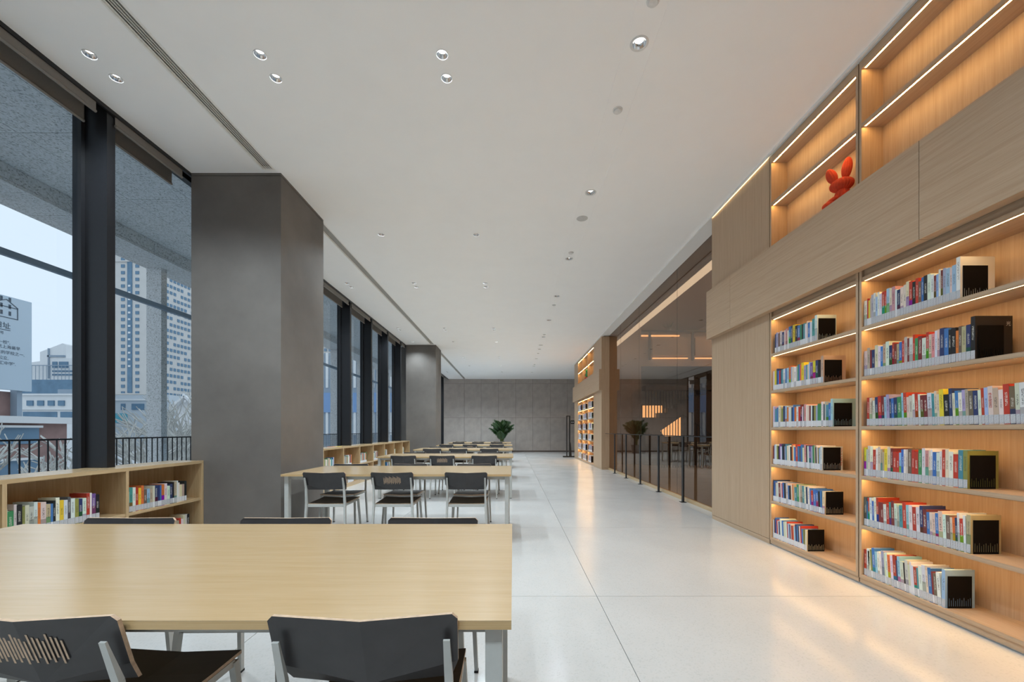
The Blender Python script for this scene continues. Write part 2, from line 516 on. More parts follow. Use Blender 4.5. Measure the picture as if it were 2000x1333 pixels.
# ---- ceiling edge trim along the windows and pocket for the blinds
struct(MB().box(XL-0.03, XL-0.005, YB, YF, H-0.035, H+0.30).build('trim_1', 'fin_black'), 'thin black trim at the ceiling edge over the windows', 'trim')
struct(MB().box(XW-0.12, XL-0.03, YB, YF, H+0.12, H+0.16).build('ceiling_pocket', 'fin_black'), 'dark ceiling pocket above the roller blinds', 'ceiling')

# ---- windows: bays 1.42 m wide between deep black fins
FINS = [3.848 + 1.42*k for k in range(-6, 14)]
COLS = [(4.774, 5.842), (14.35, 15.39), (-4.81, -3.75)]
def in_col(y, pad=0.0):
    return any(a - pad < y < b_ + pad for a, b_ in COLS)
wn = 0
bay_names = {}
for k, y in enumerate(FINS):
    if YB < y < YF and not in_col(y):
        fin = boxpart('window_fin', -3.92, -3.72, y-0.04, y+0.04, 0.878 if y < 14.4 else 0.0, H+0.12, 'fin_black', None)
        struct(fin, None, None); fin['label'] = 'deep black metal window fin, number %s counted away from the viewer' % ordinal(k); fin['category'] = 'fin'
    if k + 1 < len(FINS):
        y0, y1 = y, FINS[k+1]
        if y1 < YB or y0 > YF: continue
        y0, y1 = max(y0, YB), min(y1, YF)
        wn += 1
        w = MB()
        w.box(-4.00, -3.92, y0, y0+0.075, 0, H+0.12).box(-4.00, -3.92, y1-0.075, y1, 0, H+0.12)
        w.box(-4.00, -3.92, y0+0.075, y1-0.075, 0, 0.09).box(-4.00, -3.92, y0+0.075, y1-0.075, H+0.06, H+0.12)
        wo = struct(w.build('window_%d' % wn, 'fin_black'), 'tall black framed window, %s bay from the back of the room' % ordinal(wn-1), 'window')
        MB().box(XW-0.012, XW, y0+0.07, y1-0.07, 0.085, H+0.065).build('pane', 'window_glass', wo)

# ---- roller blinds rolled up to the ceiling: an outer one at the glass, an inner one in front of the fins
bk = 0
for k in range(len(FINS)-1):
    y0, y1 = FINS[k]+0.05, FINS[k+1]-0.05
    if y1 < YB+0.3 or y0 > YF-0.5: continue
    for a, b_ in COLS:
        if y0 < b_ and y1 > a:
            if y0 < a: y1 = a - 0.01
            else: y0 = b_ + 0.01
    if y1 - y0 < 0.15: continue
    for nm, x, drop in (('inner', -3.712, 0.13), ('outer', -3.88, 0.17)):
        if nm == 'inner':
            ya, yb = y0 - 0.02, y1 - 0.10
        else:
            ya, yb = y0 + 0.06, y1 - 0.04
        t = thing('roller_blind', 'rolled-up grey roller blind, %s one at the %s window bay from the back' % (nm, ordinal(k)), 'blind',
                  (x, (ya+yb)/2, H - drop), 0, 'roller blinds along the windows')
        L = (yb - ya) / 2
        MB().box(-0.003, 0.003, -L, L, 0.02, drop + 0.10).build('fabric', 'blind_grey', t)
        MB().tube([(0, -L, 0.012), (0, L, 0.012)], [0.013, 0.013], 8).build('hem_bar', 'blind_grey', t)
        MB().tube([(-0.03, -L, drop+0.11), (-0.03, L, drop+0.11)], [0.028, 0.028], 10).build('roller', 'blind_grey', t)

# ---- linear air diffusers in the ceiling slots
for i, (y0, y1) in enumerate(SLOTS):
    t = thing('linear_air_diffuser', ['long slotted ceiling air diffuser running to the large nearest column',
              'long slotted ceiling air diffuser between the two grey columns',
              'slotted ceiling air diffuser beyond the far column'][i], 'air vent', ((SLOT0+SLOT1)/2, (y0+y1)/2, H), 0, 'linear ceiling diffusers')
    L = (y1-y0)/2
    MB().box(-0.075, 0.075, -L, L, 0.045, 0.055).build('backing', 'diffuser_back', t)
    for s in (-1, 1):
        MB().box(s*0.0665-0.0085, s*0.0665+0.0085, -L, L, -0.001, 0.03).build('flange', 'diffuser_metal', t)
    for s in (-1, 1):
        MB().box(-0.058, 0.058, s*(L-0.01)-0.01, s*(L-0.01)+0.01, 0.0, 0.03).build('end_cap', 'diffuser_metal', t)
    for k in range(5):
        x = -0.046 + 0.023*k
        b_ = MB().add([(x-0.009,-L,0.022),(x+0.005,-L,0.001),(x+0.009,-L,0.003),(x-0.005,-L,0.024),
                       (x-0.009,L,0.022),(x+0.005,L,0.001),(x+0.009,L,0.003),(x-0.005,L,0.024)],
                      [(0,1,2,3),(7,6,5,4),(0,4,5,1),(1,5,6,2),(2,6,7,3),(3,7,4,0)])
        b_.build('blade', 'diffuser_metal', t)

# ---- white trim where the ceiling meets the bookcases and the glass
struct(MB().box(XR-0.030, XR-0.014, YB, 18.66, H-0.024, H-0.0005).box(XR+0.001, XR+0.06, YB, YP0, H-0.0245, H-0.0005).box(XR+0.001, XR+0.06, YP1, 18.66, H-0.0245, H-0.0005).build('trim_2', 'white_trim'), 'thin white ceiling trim above the oak bookcases', 'trim')
struct(MB().box(XR, XG-0.004, YP0, YP1, H-0.006, H-0.001).build('trim_3', 'white_trim'), 'white ceiling strip above the tinted glass partition', 'trim')

# ================================================================== RIGHT-HAND BOOKCASES
ZS = [0.079 + 0.392*k for k in range(6)]        # shelf tops, lower part
TH = 0.028
ZTOP = ZS[5] + 0.392 - TH                        # underside of the head of the lower part
XBK = 3.03                                       # back of lower shelves
XBU = 2.93                                       # back of upper shelves
ZB0, ZB1 = 2.482, 3.136                          # projecting band
XBAND = 2.68
UZ = [3.15, 3.624, 4.084]                        # upper shelf: base top, shelf underside, head underside

def led(parent, x, y0, y1, z):
    MB().add([(x-0.007, y0+0.012, z-0.0026), (x-0.007, y1-0.012, z-0.0026), (x+0.007, y1-0.012, z-0.0006), (x+0.007, y0+0.012, z-0.0006)], [(0,1,2,3)]).build('led_strip', 'led_warm', parent)

def bay(y0, y1, label):
    """one bookcase unit: lower open shelves, upper open shelves, lit from LED strips; y0 near, y1 far"""
    t = thing('bookcase', label, 'bookcase', (XR, (y0+y1)/2, 0), 0, 'oak bookcase units')
    L = (y1-y0)/2
    p = 0.022
    W = XBK - XR
    for s in (-1, 1):
        ya, yb = (s*L, s*L - s*p) if s > 0 else (-L, -L + p)
        boxpart('side_panel', 0, W+0.02, min(ya,yb), max(ya,yb), 0.05, ZB0+0.02, 'oak_upright', t)
        boxpart('side_panel', 0, XBU-XR+0.02, min(ya,yb), max(ya,yb), ZB1-0.02, H-0.03, 'oak_upright', t)
    boxpart('plinth', 0.006, W, -L, L, 0.012, 0.05, 'oak_flat', t)
    boxpart('shadow_foot', 0.02, W, -L, L, 0.0, 0.012, 'diffuser_metal', t)
    boxpart('back_panel', W, W+0.02, -L+p, L-p, 0.05, ZTOP+0.03, 'oak_upright', t)
    boxpart('back_panel', XBU-XR, XBU-XR+0.02, -L+p, L-p, UZ[0]-0.03, H-0.04, 'oak_upright', t)
    for k, z in enumerate(ZS):
        boxpart('shelf', 0.0, W, -L+p, L-p, z-TH, z, 'oak_flat', t)
        if k > 0: led(t, 0.016, -L+p, L-p, z-TH)
    boxpart('head', 0.004, W, -L+p, L-p, ZTOP, ZTOP+0.03, 'oak_flat', t)
    led(t, 0.020, -L+p, L-p, ZTOP)
    boxpart('head_fascia', 0.022, 0.04, -L+p, L-p, ZTOP+0.03, ZB0+0.03, 'oak_flat', t)
    W2 = XBU - XR
    boxpart('shelf', 0, W2, -L+p, L-p, UZ[0]-TH, UZ[0], 'oak_flat', t)
    boxpart('shelf', 0, W2, -L+p, L-p, UZ[1], UZ[1]+TH, 'oak_flat', t)
    boxpart('head', 0, W2, -L+p, L-p, UZ[2], H-0.03, 'oak_flat', t)
    led(t, 0.020, -L+p, L-p, UZ[1]); led(t, 0.020, -L+p, L-p, UZ[2])
    return t

BW = 1.138
NEAR = [(4.462-BW, 4.462), (4.462-2*BW-0.012, 4.462-BW-0.012), (4.462-3*BW-0.024, 4.462-2*BW-0.024), (4.462-4*BW-0.036, 4.462-3*BW-0.036)]
bay(*NEAR[0], 'lit oak bookcase unit with the orange plush rabbit on its upper shelf')
bay(*NEAR[1], 'lit oak bookcase unit nearest the viewer, cut by the right edge of view')
bay(*NEAR[2], 'lit oak bookcase unit level with the viewer')
FARB = [(14.24 + 1.145*k, 14.24 + 1.145*k + BW) for k in range(3)]
for k, nm in enumerate(('nearest', 'middle', 'farthest')):
    bay(*FARB[k], '%s of the three lit oak bookcase units beyond the glass partition' % nm)

# carcass behind the units, end panels and band (structure of the wall)
def casework(ya, yb, yo0, yo1, name, lab):
    t = thing(name, lab, 'wall', (XR, (ya+yb)/2, 0)); t['kind'] = 'structure'
    yc = (ya+yb)/2
    def P(n, x0, x1, y0, y1, z0, z1, m): return boxpart(n, x0-XR, x1-XR, y0-yc, y1-yc, z0, z1, m, t)
    P('core', XBK+0.02, 3.233, ya+0.001, yb-0.001, 0, H+0.05, 'oak_upright')
    # plain panels either side of the open units
    for a, b_ in ((yo1+0.012, yb), (ya, yo0-0.012)):
        if b_ - a < 0.1: continue
        P('end_panel', XR, XBK+0.02, a, b_, 0.055, ZB0, 'oak_upright')
        P('end_panel', XR, XBK+0.02, a, b_, ZB0, H-0.025, 'oak_upright')
        P('plinth', XR+0.002, XBK+0.02, a, b_, 0.0, 0.05, 'oak_flat')
    ca_, cb2 = (yo1+0.03, yb-0.01)
    MB().add([(-0.012, ca_-yc, H-0.004), (-0.012, cb2-yc, H-0.004), (-0.003, cb2-yc, H-0.004), (-0.003, ca_-yc, H-0.004)], [(0,1,2,3)]).build('cove_light', 'led_gap', t) if name == 'wall_right' else None
    # band on the room side and on the hall side, with its joints
    js = [yb]
    y = yb - 0.63
    while y > ya + 0.3:
        js.append(y); y -= 2.39
    js.append(ya)
    for a, b_ in zip(js[1:], js[:-1]):
        P('band_panel', XBAND, XR-0.001, a+0.002, b_-0.002, ZB0, ZB1, 'oak_flat')
        P('band_panel', 3.234, 3.312, a+0.002, b_-0.002, ZB0, ZB1, 'oak_flat')
    return t
casework(YB, YP0, NEAR[3][0], NEAR[0][1], 'wall_right', 'oak panelled wall holding the near lit bookcases')
casework(YP1, 18.66, FARB[0][0], FARB[2][1], 'wall_right_far', 'oak panelled wall holding the far lit bookcases')
struct(MB().box(XR, 3.2, 2.06-1.0-3.6, NEAR[2][0]-0.012, 0, H-0.03).build('wall_right_end', 'oak_upright'), 'plain oak panelling beside the viewer', 'wall')

# ---- glass partition in bronze glass
gp = thing('glass_partition', 'tall bronze-tinted glass partition between the two oak walls', 'partition', (XG, (YP0+YP1)/2, 0)); gp['kind'] = 'structure'
yc = (YP0+YP1)/2
GJ = [YP0+0.001, 6.35, 8.0, 9.6, 11.25, YP1-0.001]
GJ = [YP0+0.001, 7.61, 9.90, 11.60, YP1-0.001]
for a, b_ in zip(GJ[:-1], GJ[1:]):
    boxpart('glass_pane', 0, 0.012, a+0.002-yc, b_-0.002-yc, 0.062, H+0.02, 'bronze_glass', gp)
boxpart('sill', -0.03, 0.03, YP0-yc+0.001, YP1-yc-0.001, 0.0, 0.06, 'low_oak_flat', gp)
boxpart('head_rail', -0.004, 0.03, YP0-yc+0.001, YP1-yc-0.001, H+0.02, H+0.10, 'dark_recess', gp)

# ---- black guard rail in front of the glass
gr = thing('guard_rail', 'thin black guard rail with flat posts in front of the glass', 'railing', (2.892, 9.4, 0))
for k in range(7):
    y = 5.89 + 1.186*k - 9.4
    boxpart('post', -0.012, 0.012, y-0.03, y+0.03, 0.008, 1.118, 'black_metal', gr)
    boxpart('foot_plate', -0.045, 0.045, y-0.05, y+0.05, 0.0, 0.008, 'black_metal', gr)
boxpart('top_rail', -0.02, 0.02, 5.80-9.4, 12.94-9.4, 1.118, 1.130, 'black_metal', gr)

# ================================================================== HALL BEHIND THE GLASS
struct(MB().box(9.5, 9.65, YB, YF, 0, 7.0).build('wall_hall', 'hall_wall'), 'brown wall at the far side of the stair hall', 'wall')
struct(MB().box(XG+0.05, 9.6, YB, YF, 6.4, 6.5).build('ceiling_hall', 'hall_wall'), 'ceiling of the stair hall', 'ceiling')
ll = thing('linear_light', 'long white linear light under the hall ceiling behind the glass', 'light', (3.55, 10.4, H))
MB().box(-0.11, 0.11, -4.6, 4.6, 0.0, 0.09).build('housing', 'white_trim', ll)
MB().box(-0.10, 0.10, -4.58, 4.58, -0.004, 0.0).build('diffuser', 'linear_white', ll)
struct(MB().box(XG+0.03, 3.44, YP0, 15.0, H+0.10, H+0.16).build('ceiling_hall_strip', 'hall_wall'), 'brown ceiling strip behind the glass', 'ceiling')
struct(MB().box(3.32, 4.62, 15.0, 15.5, 0, 6.4).build('wall_hall_pier', 'hall_wall'), 'brown wall pier beside the stairs behind the glass', 'wall')
# stair with a screen of upright bars
SY = 14.6
st = thing('staircase', 'dark staircase behind the tinted glass, with upright bars', 'stairs', (4.87, SY, 0))
nst, tr, ri, zs0 = 6, 0.29, 0.158, 1.67
prof = [(-0.24, 0.0), (-0.24, zs0 - 0.02)]
for k in range(nst):
    prof += [(0.25 + tr*k, zs0 - 0.02 + ri*k), (0.25 + tr*k, zs0 - 0.02 + ri*(k+1))]
prof += [(4.5, zs0 - 0.02 + ri*nst), (4.5, 0.0)]
vs = [(x, -0.06, z) for x, z in prof] + [(x, 0.35, z) for x, z in prof]
n = len(prof)
MB().add(vs, [tuple(range(n-1, -1, -1)), tuple(range(n, 2*n))] + [(k, (k+1)%n, n+(k+1)%n, n+k) for k in range(n)]).build('side_wall', 'hall_dark', st)
for k in range(nst):
    boxpart('tread', 0.25+tr*k-0.02, 0.25+tr*(k+1), -0.075, 0.35, zs0-0.02+ri*(k+1), zs0+ri*(k+1)+0.01, 'black_metal', st)
ztop = zs0 + ri*nst + 0.02
for k in range(19):
    x = -0.225 + 0.103*k
    sk = int((x - 0.25)//tr) + 1 if x >= 0.25 else 0
    zb = zs0 + ri*sk + (0.01 if sk else 0)
    if ztop - zb < 0.06: continue
    boxpart('bar', x-0.014, x+0.014, -0.06, -0.034, zb, ztop, 'black_metal', st)
boxpart('landing_edge', -0.24, 4.5, -0.08, 0.35, ztop, ztop+0.16, 'hall_dark', st)
lp = thing('lit_wall_glow', 'glowing panel standing in for the warm lit wall behind the bars', 'light', (4.87, SY+0.37, 0))
MB().box(-0.20, 0.50, 0, 0.02, zs0+0.02, 2.12).build('diffuser', 'hall_glow', lp)  # emission stands in for light falling on the wall behind the bars
MB().box(-0.24, 0.54, 0.02, 0.05, zs0-0.02, 2.16).build('housing', 'hall_dark', lp)
# lower flight with bars over a glowing triangle that stands in for lit wall
lf = thing('stair_flight', 'lower stair flight with thin bars over a warm lit triangle', 'stairs', (4.88, SY-0.9, 0))
MB().add([(0.12,0.03,1.03),(0.67,0.03,1.03),(0.67,0.03,1.67),(0.0,0.03,1.21),(0.12,0.06,1.03),(0.67,0.06,1.03),(0.67,0.06,1.67),(0.0,0.06,1.21)],
         [(0,1,2,3),(7,6,5,4),(0,4,5,1),(1,5,6,2),(2,6,7,3),(3,7,4,0)]).build('lit_wall_triangle', 'hall_glow', lf)
for k in range(8):
    x = 0.0 + 0.092*k
    boxpart('bar', x, x+0.022, -0.02, 0.0, 0.0, 1.24 + 0.69*x, 'black_metal', lf)
for k in range(9):
    x = 0.74 + 0.105*k
    boxpart('bar', x, x+0.016, -0.02, 0.0, 0.0, 1.72 - 0.72*(x-0.74), 'black_metal', lf)
MB().bar((-0.03,-0.01,1.23), (0.70,-0.01,1.73), 0.03, 0.03).build('hand_rail', 'black_metal', lf)
MB().bar((0.72,-0.01,1.74), (1.62,-0.01,1.09), 0.03, 0.03).build('hand_rail', 'black_metal', lf)
MB().box(-0.03, 1.62, -0.02, 0.0, 1.0, 1.03).build('middle_rail', 'black_metal', lf)
# upper gallery parapet with cove lights
ga = thing('gallery_parapet', 'panelled upper gallery with warm cove strips and dark rail', 'parapet', (4.64, SY+0.6, 0))
MB().box(0, 4.8, 0.2, 0.6, 3.70, 4.80).build('beam', 'hall_wall', ga)
for k in range(3):
    x = 0.50 + 1.57*k
    MB().box(x, x+1.29, 0.10, 0.20, 3.99, 4.64).build('panel', 'hall_wall', ga)
    MB().box(x, x+1.29, 0.08, 0.16, 3.87, 3.90).build('cove_light', 'hall_glow', ga)
    MB().box(x-0.17, x-0.09, 0.02, 0.08, 3.80, 4.90).build('post', 'black_metal', ga)
MB().box(0, 4.8, 0.02, 0.08, 4.84, 4.90).build('top_rail', 'black_metal', ga)
MB().box(0.03, 1.5, 0.12, 0.19, 4.70, 4.74).build('cove_light', 'hall_glow', ga)
MB().box(0, 4.8, 0.2, 4.0, 3.60, 3.70).build('soffit', 'hall_wall', ga)
HALL_FILLS = [(8.8, 8.0, 6.35), (8.9, 13.5, 6.35), (3.9, 17.6, 6.35)]  # added lamps, placed out of view to brighten the hall

# ================================================================== CEILING LIGHTS OF THE ROOM, ADDED FILL FOR THE HALL
seen = {}
def fixture(big):
    r = 0.052 if big else 0.043
    ro = 0.070 if big else 0.048
    ring = MB().lathe([(r-0.001, H-0.001), (r+0.002, H-0.005), (ro-0.003, H-0.005), (ro, H-0.0005)], 28).mesh('trim_ring')
    ring.materials.append(MATS['detector'])
    ref = MB().lathe([(r-0.001, H), (r*0.92, H+0.012), (r*0.78, H+0.026), (r*0.70, H+0.030)], 20).mesh('reflector')
    ref.materials.append(MATS['reflector'])
    for me in (ring, ref): me.polygons.foreach_set('use_smooth', [True]*len(me.polygons))
    lens = MB().lathe([(r*0.71, H+0.030), (0.0005, H+0.030)], 16).mesh('lamp_lens'); lens.materials.append(MATS['lamp_white'])
    for me in (ring, ref, lens):
        for v in me.vertices: v.co.z -= H
    return ring, ref, lens
FX = {True: fixture(True), False: fixture(False)}
SPOT = {}
for big in (True, False):
    l = bpy.data.lights.new('downlight_beam', 'SPOT')
    l.energy = DOWN_W_BIG if big else DOWN_W
    l.spot_size = R(138); l.spot_blend = 1.0; l.shadow_soft_size = 0.04
    l.color = (0.79, 0.92, 1.0)
    SPOT[big] = l
rows = sorted(set(round(y, 2) for x, y, r, b_ in DL if not b_))
for x, y, r, big in DL:
    if big:
        k = int(round((y - 3.177)/1.99)) + 2
        lab = 'large round downlight in the ceiling service strip, %s counted away from the viewer' % ordinal(k); grp = 'downlights of the service strip'
    else:
        ri_ = rows.index(round(y, 2))
        col = {-3.33: 'beside the windows', -1.99: 'over the window end of the tables', -0.557: 'over the aisle end of the tables'}[x]
        lab = 'small round downlight %s, %s row from the back' % (col, ordinal(ri_)); grp = 'small recessed downlights'
    t = thing('downlight', lab, 'downlight', (x, y, H), 0, grp)
    for nm, me in zip(('trim_ring', 'reflector', 'lamp_lens'), FX[big]):
        put(nm, me, t)
    lo = bpy.data.objects.new('downlight_beam', SPOT[big]); C.objects.link(lo)
    lo.location = (0, 0, -0.012); lo.parent = t
for k, (x, y, z) in enumerate(HALL_FILLS):
    l = bpy.data.lights.new('hall_fill_light', 'POINT'); l.energy = 260; l.color = (1.0, 0.82, 0.62); l.shadow_soft_size = 0.15
    t = thing('hall_fill_lamp', 'added fill lamp brightening the stair hall, %s from the viewer' % ordinal(k), 'lamp', (x, y, z), 0, 'added fill lamps of the stair hall')
    MB().lathe([(0.0005, -0.12), (0.10, -0.10), (0.14, -0.04), (0.14, 0.05)], 20).build('shade', 'white_trim', t, smooth=True)
    lo = bpy.data.objects.new('hall_fill_point', l); C.objects.link(lo); lo.location = (0, 0, -0.25); lo.parent = t

# smoke detectors and loudspeakers in the service strip
det = MB().lathe([(0.0005, -0.022), (0.030, -0.021), (0.036, -0.016), (0.037, -0.006), (0.045, -0.005), (0.046, 0.0)], 24).mesh('smoke_detector')
det.materials.append(MATS['detector'])
for k, y in enumerate((2.86, 3.836, 6.91, 9.79, 12.8, 15.9, 18.6)):
    o = put('smoke_detector', det, None, (SXC, y, H))
    tag(o, 'small white smoke detector in the ceiling strip, %s from the viewer' % ordinal(k), 'detector', 'smoke detectors')
spk = MB().lathe([(0.0005, -0.006), (0.066, -0.006), (0.075, -0.003), (0.078, 0.0)], 28).mesh('ceiling_speaker')
spk.materials.append(MATS['speaker_grille'])
for k, y in enumerate((5.8, 14.4)):
    o = put('ceiling_speaker', spk, None, (SXC, y, H))
    tag(o, '%s round grey ceiling loudspeaker in the service strip' % ('nearer' if k == 0 else 'farther'), 'loudspeaker', 'ceiling loudspeakers')

# ================================================================== LOW SHELVES UNDER THE WINDOWS
LX0, LX1 = -3.87, -3.55
def low_shelf(y0, y1, divs, label):
    t = thing('low_bookshelf', label, 'bookshelf', (-3.71, (y0+y1)/2, 0), 0, 'low oak bookshelves under the windows')
    yc = (y0+y1)/2
    def P(n, x0, x1, a, b_, z0, z1, m): return boxpart(n, x0+3.71, x1+3.71, a-yc, b_-yc, z0, z1, m, t)
    P('top_board', XW+0.035, LX1, y0, y1, 0.845, 0.877, 'low_oak_flat')
    P('plinth', LX0, LX1-0.01, y0, y1, 0.0, 0.06, 'low_oak_flat')
    P('back_panel', LX0-0.015, LX0, y0, y1, 0.06, 0.845, 'low_oak')
    for d in divs:
        P('divider', LX0, LX1, d-0.014, d+0.014, 0.06, 0.845, 'low_oak')
    for a, b_ in zip(divs[:-1], divs[1:]):
        P('shelf', LX0, LX1-0.008, a+0.014, b_-0.014, 0.060, 0.084, 'low_oak_flat')
        P('shelf', LX0, LX1-0.008, a+0.014, b_-0.014, 0.428, 0.454, 'low_oak_flat')
    return t
NDIV = [4.755 - 0.926*k for k in range(0, 8)][::-1]
FDIV = [5.94 + 0.927*k for k in range(0, 10)]
low_shelf(NDIV[0]-0.014, NDIV[-1]+0.014, NDIV, 'long low oak bookshelf under the nearest windows')
low_shelf(FDIV[0]-0.014, FDIV[-1]+0.014, FDIV, 'low oak bookshelf under windows between the two grey columns')

# ================================================================== BOOKS
COL = dict(w=((0.72,0.72,0.71),'white'), c=((0.66,0.60,0.48),'cream'), g=((0.45,0.46,0.46),'pale grey'), G=((0.09,0.10,0.11),'dark grey'),
           k=((0.015,0.015,0.017),'black'), r=((0.46,0.045,0.025),'red'), R=((0.19,0.03,0.03),'dark red'), o=((0.70,0.17,0.04),'orange'),
           y=((0.72,0.56,0.04),'yellow'), b=((0.05,0.17,0.45),'blue'), n=((0.025,0.045,0.13),'navy'), l=((0.32,0.50,0.66),'light blue'),
           t=((0.07,0.27,0.31),'teal'), e=((0.05,0.26,0.10),'green'), E=((0.25,0.26,0.07),'olive'), p=((0.17,0.08,0.26),'purple'),
           i=((0.62,0.27,0.28),'pink'), m=((0.16,0.11,0.085),'brown'), s=((0.47,0.38,0.27),'beige'), v=((0.38,0.36,0.52),'lavender'))
BOOKS = []     # collected first, then the 300 largest in view become objects of their own

def row(codes, x, y_start, y_end, z, where, facing=-1, lean=0.0, last=None, hmin=0.195, hmax=0.238, far=False):
    """codes laid from y_start to y_end; facing -1: spines look to -x, +1: spines look to +x"""
    rnd = random.Random(sum(ord(ch) for ch in codes) * 31 + int(z*1000) + int(abs(y_start)*977))
    n = len(codes)
    ws = [rnd.uniform(0.6, 1.4) for _ in codes]
    if last: ws[-1] = 1.2
    tot = abs(y_end - y_start)
    k = tot / sum(ws)
    d = 1 if y_end > y_start else -1
    y = y_start
    for i, ch in enumerate(codes):
        th = ws[i]*k
        hgt = rnd.uniform(hmin, hmax); dep = rnd.uniform(0.135, 0.172)
        ln = lean if i > 1 else 0.0
        col = COL[ch][0]
        col = tuple(min(1, max(0.005, c*rnd.uniform(0.86, 1.12))) for c in col)
        bk_ = dict(x=x, y=y, z=z, th=th*0.965*math.cos(ln), h=hgt, d=dep, col=col, cname=COL[ch][1], lean=ln, facing=facing,
                   dir=d, where=where, i=i, n=n, last=False, far=far)
        if last and i == n-1:
            bk_['h'], bk_['d'] = last; bk_['last'] = True; bk_['lean'] = 0.0
        bk_['size'] = th*hgt*(F_PX/max(0.5, y))**2
        BOOKS.append(bk_)
        y += d*th
    return y

XS = XR + 0.016
N0, N1 = NEAR[0][1]-0.028, NEAR[1][1]-0.028
R1 = 'right bay'; L1 = 'rabbit bay'
rows2 = [('wrysvwlwwrrlciwncccrkrmbkwwRlwRvlclw', 2.578, 0.0, (0.262, 0.215), 'top lower shelf'),
         ('csRncwbswnrRsbrgRwreRwrciwcnbkkomsnk', 2.495, 0.0, (0.262, 0.225), 'second shelf'),
         ('rccnrRlvnbnelrccwrwRRwtccykncbwvsmnwrlcswrmcwEr', 2.20, R(2.2), None, 'third shelf'),
         ('ygcwrwcssycRrrlbwcmrrewicwbwwrcwrtE', 2.537, 0.0, (0.232, 0.190), 'fourth shelf'),
         ('GbrwbwrRRwrtRwgtrlwrwnRbccbcwmconwrws', 2.52, R(2.0), (0.235, 0.185), 'fifth shelf'),
         ('rwcEblwwvcwowrnlckccwwrtwwcbRmwl', 2.668, R(4.0), (0.245, 0.190), 'bottom shelf')]
for k, (codes, ye, ln, last, nm) in enumerate(rows2):
    row(codes, XS, N1 - (0.025 if k == 2 else 0.0), ye, ZS[5-k], (nm, R1), -1, ln, last)
rows1 = [('nvmcnciwbnykbektwcbwtw', 3.79, 0.0, (0.238, 0.175), 'top lower shelf'),
         ('wynbrntwblolcwgeboyvtclpynkks', 3.715, 0.0, (0.245, 0.20), 'second shelf'),
         ('wvtbcsEnlowcnbowrRwmiwcRwkEveewGgtbl', 3.605, 0.0, (0.242, 0.215), 'third shelf'),
         ('RlwEkpwnkvtcwkocbrbGbcikwpveskwElw', 3.73, R(1.5), (0.215, 0.185), 'fourth shelf'),
         ('nbvcwRwrbkcbkcosteCstcnwbrbbkbc'.replace('C', 'c'), 3.70, R(3.0), (0.205, 0.165), 'fifth shelf'),
         ('wRnbrwnwwbccwrlncrolnbkwrbEc', 3.926, R(4.0), (0.200, 0.165), 'bottom shelf')]
for k, (codes, ye, ln, last, nm) in enumerate(rows1):
    row(codes, XS, N0 - (0.03 if k == 0 else 0.0), ye, ZS[5-k], (nm, L1), -1, ln, last, 0.19, 0.225)
# low shelf near the viewer
XLS = LX1 - 0.03
row('weckEcgwocsbkwywGwEnwrwpk', XLS, NDIV[-3]+0.02, 3.60, 0.454, ('upper shelf', 'left compartment of the low window bookshelf'), 1, 0, (0.215, 0.16), 0.19, 0.24)
row('ctwryomlscnnbowwnkswwcsk', XLS, NDIV[-2]+0.02, 4.56, 0.454, ('upper shelf', 'end compartment of the low window bookshelf'), 1, 0, (0.215, 0.16), 0.18, 0.235)
row('wcrwbwcgrcwbwnwcsrwcck', XLS, NDIV[-2]+0.02, 4.60, 0.084, ('lower shelf', 'end compartment of the low window bookshelf'), 1, 0, None, 0.17, 0.22)
# low shelf between the columns
for k, ln_ in ((2, 0.50), (3, 0.48), (4, 0.50), (5, 0.40), (6, 0.30), (7, 0.22), (8, 0.28)):
    cs = ''.join(random.choice('wcwcsgrbknoeEtwR') for _ in range(int(ln_/0.03)))
    row(cs, XLS, FDIV[k]+0.02, FDIV[k]+0.02+ln_, 0.454, ('upper shelf', 'far low bookshelf'), 1, 0, None, 0.19, 0.24, True)
    cs = ''.join(random.choice('wcwcsgrbknoeEtwR') for _ in range(10))
    row(cs, XLS, FDIV[k]+0.30, FDIV[k]+0.62, 0.084, ('lower shelf', 'far low bookshelf'), 1, 0, None, 0.19, 0.24, True)
# far bookcase
FAR_ENDS = []
for k in range(3):
    for j in range(6):
        ln_ = random.uniform(0.55, 0.80)
        cs = ''.join(random.choice('wwwgcvlnbrRkGwwi') for _ in range(int(ln_/0.027)))
        row(cs, XS, FARB[k][1]-0.03, FARB[k][1]-0.03-ln_, ZS[j], ('shelf', 'far bookcase'), -1, 0, None, 0.20, 0.25, True)
        FAR_ENDS.append((k, j, FARB[k][1]-0.03-ln_))

order = sorted([b_ for b_ in BOOKS if not b_['far']], key=lambda q: -q['size'])
own = set(id(b_) for b_ in order[:300])

def book_shapes(th, h, d):
    t = min(0.0022, th*0.18)
    cov = MB()
    cov.box(0, d, -t, 0, 0, h).box(0, d, -th, -th+t, 0, h).box(0, t, -th+t, -t, 0, h)
    pg = MB().box(t, d-0.004, -th+t, -t, 0.003, h-0.003)
    return cov, pg

